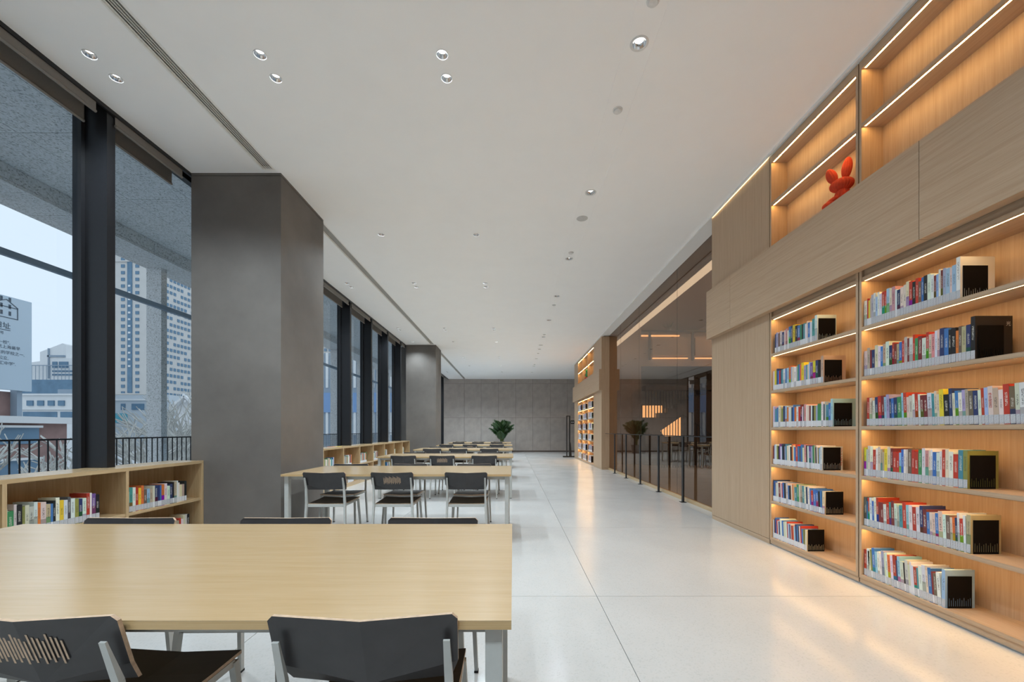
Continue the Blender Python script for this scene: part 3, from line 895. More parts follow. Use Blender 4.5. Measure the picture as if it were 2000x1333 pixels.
stuff = MB(); stuff_cols = []
lab_me = {}
for q in BOOKS:
    th, h, d = q['th'], q['h'], q['d']
    if q['facing'] < 0:
        loc = (q['x'], q['y'], q['z']); rz = 0.0           # laid towards -y
    else:
        loc = (q['x'], q['y'], q['z']); rz = math.pi       # laid towards +y
    rot = (-q['lean'], 0, rz)
    cov, pg = book_shapes(th, h, d)
    if id(q) in own:
        o = cov.build('book', 'book_cover', None, loc, rot)
        o.color = (*q['col'], 1)
        o['category'] = 'book'; o['group'] = 'library books on the lit shelves' if q['facing'] < 0 else 'library books under the window'
        side = 'left'
        nm, wh = q['where']
        if q['facing'] < 0:
            end = ', cover facing viewer' if q['last'] else ''
            o['label'] = '%s book, %s from left, %s of %s%s' % (q['cname'], ordinal(q['i']), nm, wh.replace('right bay', 'bookcase nearest viewer').replace('rabbit bay', 'bookcase below rabbit'), end)
        else:
            o['label'] = '%s book, %s from left, %s, %s' % (q['cname'], ordinal(q['i']), nm, wh)
        pg.build('pages', 'paper', o)
        lt = min(th*0.96, th-0.0008)
        MB().box(-0.0007, 0, -th+ (th-lt)/2, -(th-lt)/2, 0.004, 0.056).build('call_label', 'call_label', o)
        if q['lean'] == 0 or True:
            pass
        q['obj'] = o
    else:
        M = Matrix.Translation(loc) @ Euler(rot).to_matrix().to_4x4()
        for mbx, colr in ((cov, q['col']), (pg, (0.78, 0.74, 0.66))):
            stuff.add([M @ Vector(v) for v in mbx.v], mbx.f); stuff_cols += [colr]*len(mbx.f)
        lb = MB().box(-0.0007, 0, -th*0.97, -th*0.03, 0.004, 0.056)
        stuff.add([M @ Vector(v) for v in lb.v], lb.f); stuff_cols += [(0.70, 0.72, 0.76)]*len(lb.f)
so = stuff.build('books', 'book_mixed')
ca = so.data.attributes.new('cover', 'FLOAT_COLOR', 'FACE')
ca.data.foreach_set('color', [v for c in stuff_cols for v in (*c, 1.0)])
tag(so, 'smaller and distant library books filling the far shelves', 'books', None, 'stuff')

# lettering that can be read on covers and spines
def find(codes_where, i):
    for q in BOOKS:
        if q['where'] == codes_where and q['i'] == i and 'obj' in q: return q
def cover_text(q, s, size, x, z, mat):
    me = text_mesh(s, size); me.materials.append(MATS[mat])
    put('lettering', me, q['obj'], (x, -q['th']-0.0006, z), (R(90), 0, 0))
def spine_text(q, s, size, ztop, mat):
    me = text_mesh('\n'.join(s), size); me.materials.append(MATS[mat])
    xs_ = [v.co.x for v in me.vertices]; cx = (min(xs_)+max(xs_))/2 if xs_ else 0
    put('lettering', me, q['obj'], (-0.0008, -q['th']/2 + cx, ztop), (R(90), 0, R(-90)))
def last_of(w): 
    qs = [q for q in BOOKS if q['where'] == w and 'obj' in q]
    return max(qs, key=lambda q: q['i'])
q = last_of(('second shelf', R1)); cover_text(q, '光', 0.030, 0.185, 0.205, 'ink_white')
q = last_of(('fourth shelf', L1))
cover_text(q, '说', 0.040, 0.02, 0.165, 'ink_red')
cover_text(q, '历\n史\n故\n宫', 0.040, 0.142, 0.165, 'ink_red')
for i in range(36, 45):
    q = find(('third shelf', R1), i)
    if q and q['th'] > 0.014 and q['cname'] in ('white', 'cream'):
        spine_text(q, '伟大纪念日', min(0.018, q['th']), 0.17, 'ink_red'); break

# ---- black metal bookends with a comb of slits along the foot
def bookend_mesh():
    w, h, n = 0.155, 0.205, 11
    b_ = MB()
    b_.box(0, w, -0.0015, 0, 0.085, h)
    b_.box(0, w, -0.0015, 0, 0.0, 0.012)
    sw = 0.0048
    for k in range(n):
        c = 0.010 + (w-0.020)*k/(n-1)
        z1 = 0.078 if k % 2 else 0.062
        z1 = (0.064, 0.052, 0.066, 0.048, 0.058)[k % 5]
        b_.box(c-sw/2, c+sw/2, -0.0015, 0, z1, 0.085)
        c2 = 0.010 + (w-0.020)*(k+1)/(n-1)
        if k < n-1: b_.box(c+sw/2, c2-sw/2, -0.0015, 0, 0.012, 0.085)
    b_.box(0, 0.010-sw/2, -0.0015, 0, 0.012, 0.085).box(w-0.010+sw/2, w, -0.0015, 0, 0.012, 0.085)
    pl = b_.mesh('plate'); pl.materials.append(MATS['bookend_black'])
    ft = MB().box(0, w, 0, 0.11, 0.0, 0.0015).mesh('foot'); ft.materials.append(MATS['bookend_black'])
    return pl, ft
BE = bookend_mesh()
def bookend(x, y, z, label, group):
    t = thing('bookend', label, 'bookend', (x, y, z), 0, group)
    put('plate', BE[0], t); put('foot', BE[1], t, (0, 0, -0.0008))
for k, (codes, ye, ln, last, nm) in enumerate(rows2):
    if last: bookend(XR+0.03, ye-0.001, ZS[5-k], 'black slotted metal bookend, %s of the bookcase nearest viewer' % nm, 'black metal bookends')
for k, (codes, ye, ln, last, nm) in enumerate(rows1):
    bookend(XR+0.025, ye-0.001, ZS[5-k], 'black slotted metal bookend, %s of the bookcase below the rabbit' % nm, 'black metal bookends')
for k, j, y in FAR_ENDS:
    bookend(XR+0.025, y-0.001, ZS[j], 'black bookend, %s shelf from the floor, %s unit of the far bookcase' % (ordinal(j), ('nearest', 'middle', 'farthest')[k]), 'bookends in the far bookcase')

# ================================================================== TABLES
TABLES = [(1.028, 2.090, -2.46, -0.004), (4.46, 5.535, -2.494, -0.022), (7.42, 8.50, -2.445, 0.004), (10.24, 11.31, -2.46, -0.008),
          (13.30, 14.37, -2.45, -0.03), (16.05, 17.12, -2.52, -0.085)]
TN = ['front', 'second', 'third', 'fourth', 'fifth', 'farthest']
for k, (y0, y1, x0, x1) in enumerate(TABLES):
    t = thing('reading_table', '%s long maple reading table counted from the viewer' % TN[k] if k else 'front long maple reading table, largest in view', 'table',
              ((x0+x1)/2, (y0+y1)/2, 0), 0, 'maple reading tables')
    hx, hy = (x1-x0)/2, (y1-y0)/2
    boxpart('table_top', -hx, hx, -hy, hy, 0.7485-0.001, 0.75, 'maple_top', t)
    boxpart('edge_band', -hx, hx, -hy, hy, 0.727, 0.7475, 'maple_edge', t)
    for sx in (-1, 1):
        for sy in (-1, 1):
            cx, cy = sx*(hx-0.045), sy*(hy-0.06)
            lg = boxpart('leg', cx-0.022, cx+0.022, cy-0.03, cy+0.03, 0.008, 0.727, 'frame_grey', t, 0.003)
            boxpart('foot', -0.018, 0.018, -0.025, 0.025, -0.008, 0.0, 'rubber', lg)
        boxpart('end_rail', sx*(hx-0.045)-0.018, sx*(hx-0.045)+0.018, -hy+0.09, hy-0.09, 0.68, 0.727, 'frame_grey', t)
    for sy in (-1, 1):
        cy = sy*(hy-0.09)
        boxpart('long_rail', -hx+0.067, hx-0.067, cy-0.015, cy+0.015, 0.685, 0.727, 'frame_grey', t)

# ================================================================== CHAIRS
def fold_plate(front, faces, thick, name, mats, edge=1):
    """folded plywood sheet: front verts, thickness vectors, darker skins, pale edges"""
    n = len(front)
    back = [Vector(v) + thick for v in front]
    vs = [Vector(v) for v in front] + back
    fs, mi = [], []
    cnt = {}
    for f in faces:
        fs.append(tuple(f)); mi.append(0)
        fs.append(tuple(n + i for i in reversed(f))); mi.append(0)
        for a, b_ in zip(f, f[1:] + f[:1]):
            cnt[(a, b_)] = cnt.get((a, b_), 0) + 1
    for (a, b_) in list(cnt):
        if (b_, a) not in cnt:
            fs.append((b_, a, n+a, n+b_)); mi.append(edge)
    me = bpy.data.meshes.new(name)
    me.from_pydata([tuple(v) for v in vs], [], fs)
    me.polygons.foreach_set('material_index', mi)
    for m_ in mats: me.materials.append(MATS[m_])
    me.update()
    return me

def make_chair(slots, label):
    t = thing('chair', label, 'chair', (0, 0, 0), 0, 'dark plywood chairs at the reading tables')
    # seat: 3x3 folded sheet
    sv = []
    for y, hw, zz in ((-0.215, 0.195, 0.432), (0.06, 0.205, 0.436), (0.195, 0.208, 0.442)):
        for sx in (-1, 0, 1):
            dz = 0.0 if sx else (-0.010 if y > -0.2 else -0.004)
            sv.append((sx*hw, y, zz + dz))
    fs = []
    for r_ in range(2):
        for c_ in range(2):
            a = r_*3 + c_
            fs.append([a, a+3, a+4, a+1])
    fs = [list(f) for f in fs]
    put('seat', fold_plate(sv, fs, Vector((0, 0, -0.012)), 'seat', ['seat_brown', 'ply_edge']), t)
    # backrest: creased sheet, V-shaped in plan, lower corners folded
    def yb(z): return -0.225 - 0.30*(z - 0.58)
    bv = [(-0.215, yb(0.775), 0.775), (0.0, yb(0.770)-0.022, 0.768), (0.215, yb(0.775), 0.775),
          (-0.228, yb(0.762), 0.762), (0.228, yb(0.762), 0.762),
          (-0.226, yb(0.640), 0.640), (0.226, yb(0.640), 0.640),
          (0.0, yb(0.585)-0.016, 0.583),
          (-0.205, yb(0.58)+0.026, 0.578), (0.205, yb(0.58)+0.026, 0.578)]
    bf = [[3, 5, 7, 1, 0], [1, 7, 6, 4, 2], [5, 8, 7], [7, 9, 6]]
    put('backrest', fold_plate(bv, bf, Vector((0, 0.011, 0)), 'backrest', ['laminate', 'ply_edge']), t)
    if slots:
        sb = MB()
        nsl = 18
        for k in range(nsl):
            x = -0.088 + 0.176*k/(nsl-1)
            z0 = 0.645 + (0.0, 0.012, 0.004, 0.018)[k % 4]; ln_ = (0.075, 0.055, 0.082, 0.06)[k % 4]
            z1 = min(z0 + ln_, 0.742)
            fx = 1 - abs(x)/0.228
            def yy(z):
                top_ = yb(0.77) - 0.022*fx; bot = yb(0.585) - 0.016*fx
                return bot + (top_-bot)*(z-0.585)/(0.77-0.585)
            for off in (-0.0012, 0.0122):
                sb.add([(x-0.0027, yy(z0)+off, z0), (x+0.0027, yy(z0)+off, z0), (x+0.0027, yy(z1)+off, z1), (x-0.0027, yy(z1)+off, z1)], [(0,1,2,3)])
        sb.build('slot_pattern', 'ply_edge', t)
    for s in (-1, 1):
        # rear leg runs up behind the backrest
        lg = MB()
        p = [(s*0.222, -0.262, 0.006), (s*0.206, -0.235, 0.43), (s*0.204, -0.252, 0.60), (s*0.203, yb(0.715)-0.024, 0.715)]
        w = [(0.017, 0.026), (0.022, 0.028), (0.020, 0.016), (0.016, 0.006)]
        for a, b_, wa, wb in zip(p[:-1], p[1:], w[:-1], w[1:]):
            lg.bar(a, b_, wa[0], wa[1], wb[0], wb[1])
        lo = lg.build('leg', 'frame_grey', t)
        MB().box(s*0.222-0.010, s*0.222+0.010, -0.277, -0.247, 0.0, 0.01).build('foot', 'rubber', lo)
        lg = MB().bar((s*0.222, 0.205, 0.006), (s*0.200, 0.165, 0.418), 0.017, 0.022, 0.022, 0.024)
        lo = lg.build('leg', 'frame_grey', t)
        MB().box(s*0.222-0.010, s*0.222+0.010, 0.192, 0.218, 0.0, 0.01).build('foot', 'rubber', lo)
        MB().bar((s*0.198, -0.235, 0.412), (s*0.196, 0.165, 0.414), 0.020, 0.022).build('side_rail', 'frame_grey', t)
    MB().box(-0.19, 0.19, -0.238, -0.222, 0.396, 0.424).build('rear_rail', 'frame_grey', t)
    MB().box(-0.19, 0.19, 0.145, 0.161, 0.400, 0.418).build('front_rail', 'frame_grey', t)
    return t

proto = {}
NEARX = [(-1.985, -1.175, -0.371), (-2.02, -1.293, -0.502), (-1.96, -1.258, -0.52), (-1.99, -1.34, -0.58), (-2.13, -1.376, -0.52), (-2.10, -1.346, -0.64)]
FARX = [(-1.947, -1.15, -0.41), (-2.16, -1.38, -0.52), (-2.02, -1.22, -0.50), (-2.05, -1.30, -0.50), (-2.00, -1.25, -0.45), (-2.15, -1.375, -0.585)]
SLOTTED = {(0, 0, 1), (1, 0, 1), (2, 0, 1), (4, 0, 1)}
POS = ['window-side', 'middle', 'aisle-side']
for k, (y0, y1, x0, x1) in enumerate(TABLES):
    for side in (0, 1):
        for j in range(3):
            if k == 0 and side == 0 and j == 0:
                continue        # outside the picture
            sl = (k, side, j) in SLOTTED
            if side == 0:
                loc = (NEARX[k][j], y0 + 0.257, 0); rz = 0
                lab = '%s%s dark chair on the near side of the %s table' % (POS[j], ' slotted-back' if sl else '', TN[k])
            else:
                loc = (FARX[k][j], y1 - 0.245, 0); rz = math.pi
                lab = '%s dark chair on the far side of the %s table' % (POS[j], TN[k])
            rz += random.Random(k*10+side*5+j).uniform(-0.03, 0.03)
            if sl not in proto:
                proto[sl] = make_chair(sl, lab)
                o = proto[sl]; o.location = loc; o.rotation_euler = (0, 0, rz)
            else:
                o = copy_tree(proto[sl], loc, rz, lab)

# ================================================================== PLUSH RABBIT, TOY
def ellip(name, mat, parent, c, r, rot=(0,0,0), ribs=0, amp=0.03, nu=48, nv=20, rib_axis='z'):
    mbx = MB(); vs, fs = [], []
    for i in range(nv+1):
        ph = math.pi*i/nv
        for k in range(nu):
            th = 2*math.pi*k/nu
            s = 1 + (amp*math.cos(ribs*th)*math.sin(ph)**0.5 if ribs else 0)
            vs.append((r[0]*math.sin(ph)*math.cos(th)*s, r[1]*math.sin(ph)*math.sin(th)*s, r[2]*math.cos(ph)))
    for i in range(nv):
        for k in range(nu):
            fs.append((i*nu+k, i*nu+(k+1)%nu, (i+1)*nu+(k+1)%nu, (i+1)*nu+k))
    mbx.add(vs, fs)
    return mbx.build(name, mat, parent, c, rot, smooth=True)
rb = thing('plush_rabbit', 'orange ribbed plush rabbit lounging on the upper bookcase shelf', 'toy', (2.835, 3.586, UZ[0]), R(-50))
ellip('head', 'plush', rb, (0, 0, 0.190), (0.084, 0.055, 0.060), (0, R(4), 0), 22, 0.06, 88)
ellip('body', 'plush', rb, (0.005, 0, 0.080), (0.058, 0.050, 0.085), (0, 0, 0), 18, 0.06, 72)
ellip('ear', 'plush', rb, (-0.070, 0, 0.292), (0.036, 0.026, 0.078), (0, R(-20), 0), 12, 0.09, 48)
ellip('ear', 'plush', rb, (0.036, 0, 0.318), (0.036, 0.026, 0.092), (0, R(6), 0), 12, 0.09, 48)
ellip('arm', 'plush', rb, (-0.062, -0.030, 0.060), (0.062, 0.030, 0.028), (0, R(-28), 0), 14, 0.05)
ellip('leg', 'plush', rb, (-0.085, -0.045, 0.030), (0.045, 0.034, 0.030), (0, R(-12), 0), 14, 0.05)
ellip('leg', 'plush', rb, (0.07, -0.045, 0.030), (0.045, 0.034, 0.030), (0, R(12), 0), 14, 0.05)
ellip('arm', 'plush', rb, (0.065, -0.020, 0.075), (0.055, 0.028, 0.026), (0, R(30), 0), 14, 0.05)
ty = thing('toy_figure', 'small green and red toy figure in the far bookcase', 'toy', (2.83, 15.95, UZ[0]))
ellip('body', 'toy_red', ty, (0, 0.03, 0.075), (0.07, 0.10, 0.075))
ellip('torso', 'toy_green', ty, (0, -0.02, 0.20), (0.06, 0.07, 0.09))
ellip('head', 'toy_green', ty, (0, -0.05, 0.34), (0.055, 0.07, 0.08))
ellip('arm', 'toy_red', ty, (-0.03, 0.06, 0.22), (0.035, 0.08, 0.03), (R(-40), 0, 0))

# ================================================================== PALM, GATE, SIGN, LEAFLETS
def palm(loc, s, label, nf=46, seed=3, pot=True):
    rnd = random.Random(seed)
    t = thing('potted_palm', label, 'plant', loc)
    if pot:
        MB().lathe([(0.0005, 0), (0.20, 0), (0.26, 0.42), (0.28, 0.45), (0.25, 0.45), (0.24, 0.40), (0.0005, 0.40)], 24).build('pot', 'pot_glaze', t, smooth=True)
    for k in range(nf):
        a = 2*math.pi*k/nf*2.4 + rnd.uniform(-.3, .3)
        out = rnd.uniform(0.10, 0.62)*s; top = rnd.uniform(1.1, 2.05)*s
        dx, dy = math.cos(a), math.sin(a)
        base = Vector((dx*0.06, dy*0.06, 0.40 if pot else 0.05))
        pts = []
        for i in range(8):
            u = i/7
            pts.append(base + Vector((dx*out*u**1.7, dy*out*u**1.7, top*(u - 0.30*u**2.8))))
        fr = MB()
        fr.tube(pts, [0.009*(1-0.85*i/7) + 0.001 for i in range(8)], 4, 1)
        side = Vector((-dy, dx, 0))
        for i in range(13):
            u = 0.34 + 0.66*i/12
            ii = min(6, int(u*7)); f_ = u*7 - ii
            p = pts[ii].lerp(pts[ii+1], f_); d = (pts[ii+1]-pts[ii]).normalized()
            ll = (0.30 - 0.16*abs(u-0.62)/0.4)*s*rnd.uniform(0.8, 1.1)
            for sg in (-1, 1):
                dirv = (side*sg*0.75 + d*0.62 + Vector((0, 0, -0.18))).normalized()
                tip = p + dirv*ll + Vector((0, 0, -0.45*ll))
                mid = p + dirv*ll*0.5
                wv = d.cross(dirv).cross(dirv).normalized()*0.021*s
                fr.add([p, mid+wv, tip, mid-wv], [(0,1,2),(0,2,3)])
        fr.build('frond', ['leaf', 'stem'], t)
    return t
palm((-0.60, 22.3, 0), 1.02, 'tall green potted palm standing before the far grey wall')
hp = thing('spiky_plant', 'small spiky plant on the gallery rail behind the glass', 'plant', (5.72, SY+0.66, 4.90))
pm = MB()
for k in range(22):
    a = k*2.4; e = 0.25 + 0.05*(k % 7)
    d = Vector((math.cos(a)*math.cos(e*2), math.sin(a)*0.5, math.sin(e*2)+0.15)).normalized()
    pm.add([Vector((-.01,0,0)), Vector((.01,0,0)), d*0.42], [(0,1,2)])
pm.build('leaves', 'leaf', hp); MB().lathe([(0.0005,0),(0.06,0),(0.08,0.1),(0.0005,0.1)], 12).build('pot', 'pot_glaze', hp)

sg = thing('security_gate', 'slim black security gate with wide foot beside the far bookcase', 'gate', (2.57, 19.05, 0))
MB().box(-0.28, 0.28, -0.10, 0.10, 0.0, 0.055).build('base', 'black_metal', sg)
MB().box(-0.13, -0.09, -0.09, 0.09, 0.055, 1.90).build('upright', 'black_metal', sg)
MB().box(0.0, 0.045, -0.09, 0.09, 0.055, 1.90).build('upright', 'black_metal', sg)
MB().box(-0.09, 0.0, -0.05, -0.03, 1.86, 1.90).build('top_link', 'black_metal', sg)
MB().add([(0.045,-0.08,0.055),(0.11,-0.08,0.055),(0.07,-0.08,0.62),(0.045,-0.08,0.72),(0.045,0.08,0.055),(0.11,0.08,0.055),(0.07,0.08,0.62),(0.045,0.08,0.72)],
         [(0,1,2,3),(7,6,5,4),(0,4,5,1),(1,5,6,2),(2,6,7,3),(3,7,4,0)]).build('stay', 'black_metal', sg)
ws = thing('wall_sign', 'small dark square sign on the far wall', 'sign', (3.42, YF, 1.60))
MB().box(-0.11, 0.11, -0.012, 0, 0.0, 0.20).build('plate', 'black_metal', ws)
MB().box(-0.07, -0.01, -0.014, -0.012, 0.07, 0.13).build('symbol', 'sign_white', ws)
MB().box(0.02, 0.07, -0.014, -0.012, 0.07, 0.13).build('symbol', 'sign_white', ws)
fx = thing('leaflet', 'orange and yellow leaflet lying on the far low bookshelf', 'leaflet', (-3.76, 8.75, 0.8785))
MB().box(-0.10, 0.02, -0.12, 0.02, -0.001, 0.002).build('sheet', 'flyer_orange', fx)
MB().box(-0.02, 0.10, 0.03, 0.16, -0.001, 0.002).build('sheet', 'flyer_yellow', fx)

# ================================================================== OUTSIDE: TERRACE, CANOPY
XT = -7.1
tf = struct(MB().box(-7.8, -4.0, YB, 30, -0.25, -0.06).build('terrace_floor', 'terrace'), 'grey terrace floor outside the windows', 'floor')
sf = struct(MB().box(-7.8, -4.0, YB, 30, 4.80, 4.9).build('canopy', 'dark_recess'), 'speckled granite canopy above the terrace', 'canopy')
for i, (a, b_) in enumerate(((-4.95, -4.01), (-5.88, -4.95), (-6.75, -5.88))):
    y = YB
    while y < 29:
        boxpart('soffit_slab', a+0.004, b_-0.004, y+0.004, y+1.416, 4.76, 4.80, 'granite', sf)
        y += 1.42
bmx = struct(MB().box(-7.40, -6.75, YB, 30, 4.56, 5.3).build('canopy_beam', 'dark_recess'), 'granite edge beam of the canopy', 'beam')
y = YB
while y < 29:
    boxpart('beam_slab', -7.44, -6.71, y+0.004, y+1.416, 4.51, 4.555, 'granite', bmx)
    boxpart('beam_slab', -6.75, -6.71, y+0.004, y+1.416, 4.56, 4.755, 'granite', bmx)
    y += 1.42
for k in range(-6, 14):
    y = 6.98 + 1.41*k
    t = thing('terrace_pier', 'speckled granite terrace pier, %s from the back' % ordinal(k+6), 'pier', (-7.25, y+0.07, -0.06), 0, 'granite piers of the terrace')
    boxpart('shaft', -0.15, 0.15, -0.07, 0.07, 0.35, 4.569, 'granite', t)
    boxpart('base', -0.19, 0.19, -0.11, 0.11, 0.0, 0.35, 'granite', t)
tr_ = thing('terrace_transom', 'dark metal rail running between the piers high up', 'rail', (XT, 12, 3.70))
MB().box(0.005, 0.07, -17, 17, -0.045, 0.045).build('bar', 'city_shade', tr_)
rl = thing('terrace_railing', 'black terrace railing with thin upright bars', 'railing', (XT+0.12, 12, -0.06))
boxpart('top_rail', -0.025, 0.025, -16, 14, 1.13, 1.155, 'black_metal', rl)
boxpart('bottom_rail', -0.015, 0.015, -16, 14, 0.12, 0.14, 'black_metal', rl)
bar_me = MB().box(-0.007, 0.007, -0.007, 0.007, 0.14, 1.13).mesh('bar'); bar_me.materials.append(MATS['black_metal'])
for k in range(160):
    put('bar', bar_me, rl, (0, -9.0 + 0.12*k, 0))

# ================================================================== OUTSIDE: CITY
GZ = -5.0
struct(MB().box(-400, -7.8, -120, 420, GZ-0.3, GZ).build('street_ground', 'street'), 'grey street level below the terrace', 'ground')
def P2(px, Y): return (px - 1002.0)*Y/F_PX
def Z2(py, Y): return CAM_Z + (841.5 - py)*Y/F_PX

def win_grid(parent, pos, w, h, mat='city_glass', depth=0.25, name='window'):
    me = MB().box(-w/2, w/2, -depth, 0.05, -h/2, h/2).mesh(name); me.materials.append(MATS[mat])
    for p in pos: put(name, me, parent, p)

# stone tower with three bays of windows
Y = 187.0
xa, xb = P2(205, Y), P2(300, Y)
tw = thing('tower_block', 'tall pale stone apartment tower with blue stair strip', 'building', (0, Y, 0))
MB().box(xa, xb, 0, 46, GZ, 88).build('wall', 'tower_stone', tw)
sme = MB().box(-0.05, 0.25, -0.65, 0.65, -0.7, 0.7).mesh('window'); sme.materials.append(MATS['city_glass'])
for i in range(9):
    for j in range(22):
        if (i*5 + j*3) % 7 == 0: continue
        put('window', sme, tw, (xb, 5.2 + 2.15*i, Z2(507 + 13.05*(j-1), 187.0)))
for yy in (3.6, 24.0): MB().box(xb, xb+0.5, yy, yy+0.5, GZ, 88).build('pilaster', 'tower_stone', tw)
MB().box(P2(249.5,Y), P2(258.5,Y), -0.3, 0.1, Z2(768,Y), Z2(508,Y)).build('stair_glazing', 'city_glass', tw)
rowsz = [Z2(507 + 13.05*k, Y) for k in range(-1, 21)]
win_grid(tw, [(P2(240.5,Y), 0, z) for z in rowsz], 1.6, 1.4)
win_grid(tw, [(P2(268.5,Y), 0, z) for z in rowsz], 1.6, 1.4)
win_grid(tw, [(P2(216,Y), 0, z) for z in rowsz], 1.6, 1.4)
win_grid(tw, [(P2(254,Y), -0.2, z) for z in rowsz[5:18:1]], 1.0, 0.8, 'city_white', 0.3, 'stair_window')
for py in (496, 511, 770): MB().box(xa-0.3, xb+0.6, -0.6, 46.3, Z2(py,Y)-0.25, Z2(py,Y)+0.25).build('cornice', 'tower_stone', tw)
# podium in front of it
Y = 150.0
pd_ = thing('podium_building', 'low pale building at the foot of the stone tower', 'building', (0, Y, 0))
MB().box(P2(190,Y), P2(330,Y), 0, 15, GZ, Z2(772,Y)).build('wall', 'tower_pale', pd_)
win_grid(pd_, [(P2(px,Y), 0, Z2(795,Y)) for px in (205, 218, 241, 262, 270, 278, 296, 310)], 1.5, 2.2)
MB().box(P2(226,Y), P2(249,Y), -0.4, 0.0, Z2(826,Y), Z2(808,Y)).build('turquoise_board', 'turquoise_sign', pd_)
MB().box(P2(190,Y), P2(330,Y), -0.5, 0.0, Z2(783,Y), Z2(780,Y)).build('cornice', 'city_white', pd_)
# white building on the left with four square windows
Y = 92.0
wb_ = thing('white_office', 'low white office building with four square windows', 'building', (0, Y, 0))
MB().box(P2(37,Y), P2(150,Y), 0, 3, GZ, Z2(771,Y)).build('wall', 'city_white', wb_)
win_grid(wb_, [(P2(px,Y), 0, Z2(788,Y)) for px in (60, 80.5, 101, 121)], 1.35, 1.15)
MB().box(P2(46,Y), P2(112,Y), -0.15, 0.05, Z2(816,Y), Z2(805,Y)).build('window_band', 'city_glass', wb_)
MB().box(P2(119,Y), P2(150,Y), -0.15, 0.05, Z2(816,Y), Z2(805,Y)).build('window_band', 'city_glass', wb_)
for py in (771, 799): MB().box(P2(37,Y), P2(150,Y), -0.5, 0.1, Z2(py,Y)-0.2, Z2(py,Y)+0.15).build('cornice', 'city_white', wb_)
MB().box(P2(103,Y), P2(150,Y), 1, 5, Z2(771,Y), Z2(760,Y)).build('roof_plant', 'city_shade', wb_)
# blue glazed block behind, with terrace building on top
Y = 120.0
bb = thing('glazed_block', 'blue glazed block behind the white office', 'building', (0, Y, 0))
MB().box(P2(40,Y), P2(165,Y), 0, 4, GZ, Z2(742,Y)).build('wall', 'city_glass', bb)
Y = 135.0
gb = thing('gabled_building', 'white building with sloping gable and roof terrace', 'building', (0, Y, 0))
pr = [(P2(62,Y), Z2(708,Y)), (P2(78,Y), Z2(706,Y)), (P2(78,Y), Z2(688,Y)), (P2(122,Y), Z2(671,Y)), (P2(129,Y), Z2(674,Y)), (P2(129,Y), Z2(700,Y)), (P2(160,Y), Z2(700,Y)), (P2(160,Y), GZ), (P2(62,Y), GZ)]
n = len(pr)
MB().add([(x, 0, z) for x, z in pr] + [(x, 4, z) for x, z in pr],
         [tuple(range(n-1, -1, -1)), tuple(range(n, 2*n))] + [(k, (k+1)%n, n+(k+1)%n, n+k) for k in range(n)]).build('wall', 'city_white', gb)
win_grid(gb, [(P2(108,Y), 0, Z2(713,Y))], 1.5, 2.0); win_grid(gb, [(P2(125,Y), 0, Z2(713,Y))], 2.9, 2.0)
MB().box(P2(103,Y), P2(160,Y), -0.2, 0, Z2(727,Y), Z2(724,Y)).build('window_band', 'city_glass', gb)
MB().box(P2(103,Y), P2(160,Y), -0.2, 0, Z2(734,Y), Z2(731,Y)).build('window_band', 'city_glass', gb)
MB().box(P2(94,Y), P2(128,Y), -0.4, 0, Z2(698,Y), Z2(694.5,Y)).build('canopy', 'city_shade', gb)
MB().box(P2(95.5,Y), P2(97.5,Y), -0.4, 0, Z2(740,Y), Z2(681,Y)).build('downpipe', 'city_shade', gb)
for k in range(14):
    px = 63 + 7.2*k
    MB().box(P2(px,Y)-0.06, P2(px,Y)+0.06, -1.2, -1.1, Z2(744,Y), Z2(715,Y)).build('terrace_bar', 'city_shade', gb)
MB().box(P2(62,Y), P2(160,Y), -1.25, -1.05, Z2(716,Y), Z2(714.5,Y)).build('terrace_rail', 'city_shade', gb)
# low brick building across the street and the board standing on it
BX = -22.0
lb_ = thing('brick_building', 'low reddish brick building with long window bands across the street', 'building', (BX, 0, 0))
MB().box(-9, 0, 6, 20.5, GZ, 1.55).build('wall', 'brick_red', lb_)
MB().box(-9.2, 0.35, 5.8, 20.7, 1.55, 1.85).build('roof_edge', 'city_white', lb_)
for k in range(4):
    y = 8 + 2.9*k
    for z0, z1 in ((0.62, 1.35), (-0.9, -0.1)):
        wdw = MB().box(-0.05, 0.06, y, y+2.55, z0, z1).build('window', 'city_glass', lb_)
        MB().box(0.0, 0.25, y, y+2.55, z1, z1+0.10).build('lintel', 'city_white', wdw)
MB().box(-8, -0.5, 5, 18.9, 1.85, 2.95).build('attic', 'brick_red', lb_)
sb = thing('sign_board', 'large pale blue board with a drawn building and dark lettering', 'sign', (BX, 14.5, 0))
ye = BX*F_PX/(62-1002.0)      # far edge of the board
MB().box(-0.20, 0.0, -8.5, ye-14.5, 3.0, 7.07).build('panel', 'sign_board', sb)
for yy in (-6, -1, ye-14.9): MB().box(-0.5, -0.2, yy, yy+0.2, 1.85, 6.5).build('prop', 'city_shade', sb)
def board_pt(px, py):
    Y = BX*F_PX/(px-1002.0)
    return Y - 14.5, CAM_Z + (841.5-py)*Y/F_PX
def board_text(s, px, py, size):
    me = text_mesh(s, size); me.materials.append(MATS['sign_ink'])
    y_, z_ = board_pt(px, py)
    # right-aligned: lettering runs towards the far edge and ends at px
    w_ = max([v.co.x for v in me.vertices] or [0])
    put('lettering', me, sb, (0.012, y_ - w_, z_), (R(90), 0, R(90)))
board_text('旧址', 20, 643, 0.30)
board_text('号', 7, 653, 0.15)
for s, px, py in (('一校",', 19, 673), ('代上海最早', 39, 685), ('立的学校之一,', 47, 697), ('公立,', 16, 703), ('汇中学",', 30, 715)):
    board_text(s, px, py, 0.165)
y_, z_ = board_pt(20, 646.5)
MB().box(0.005, 0.012, y_-2.4, y_, z_-0.012, z_+0.012).build('rule', 'sign_ink', sb)
ya_, za_ = board_pt(35, 626); yb_, zb_ = board_pt(35, 604)
dr = MB()
Lh = 4.2
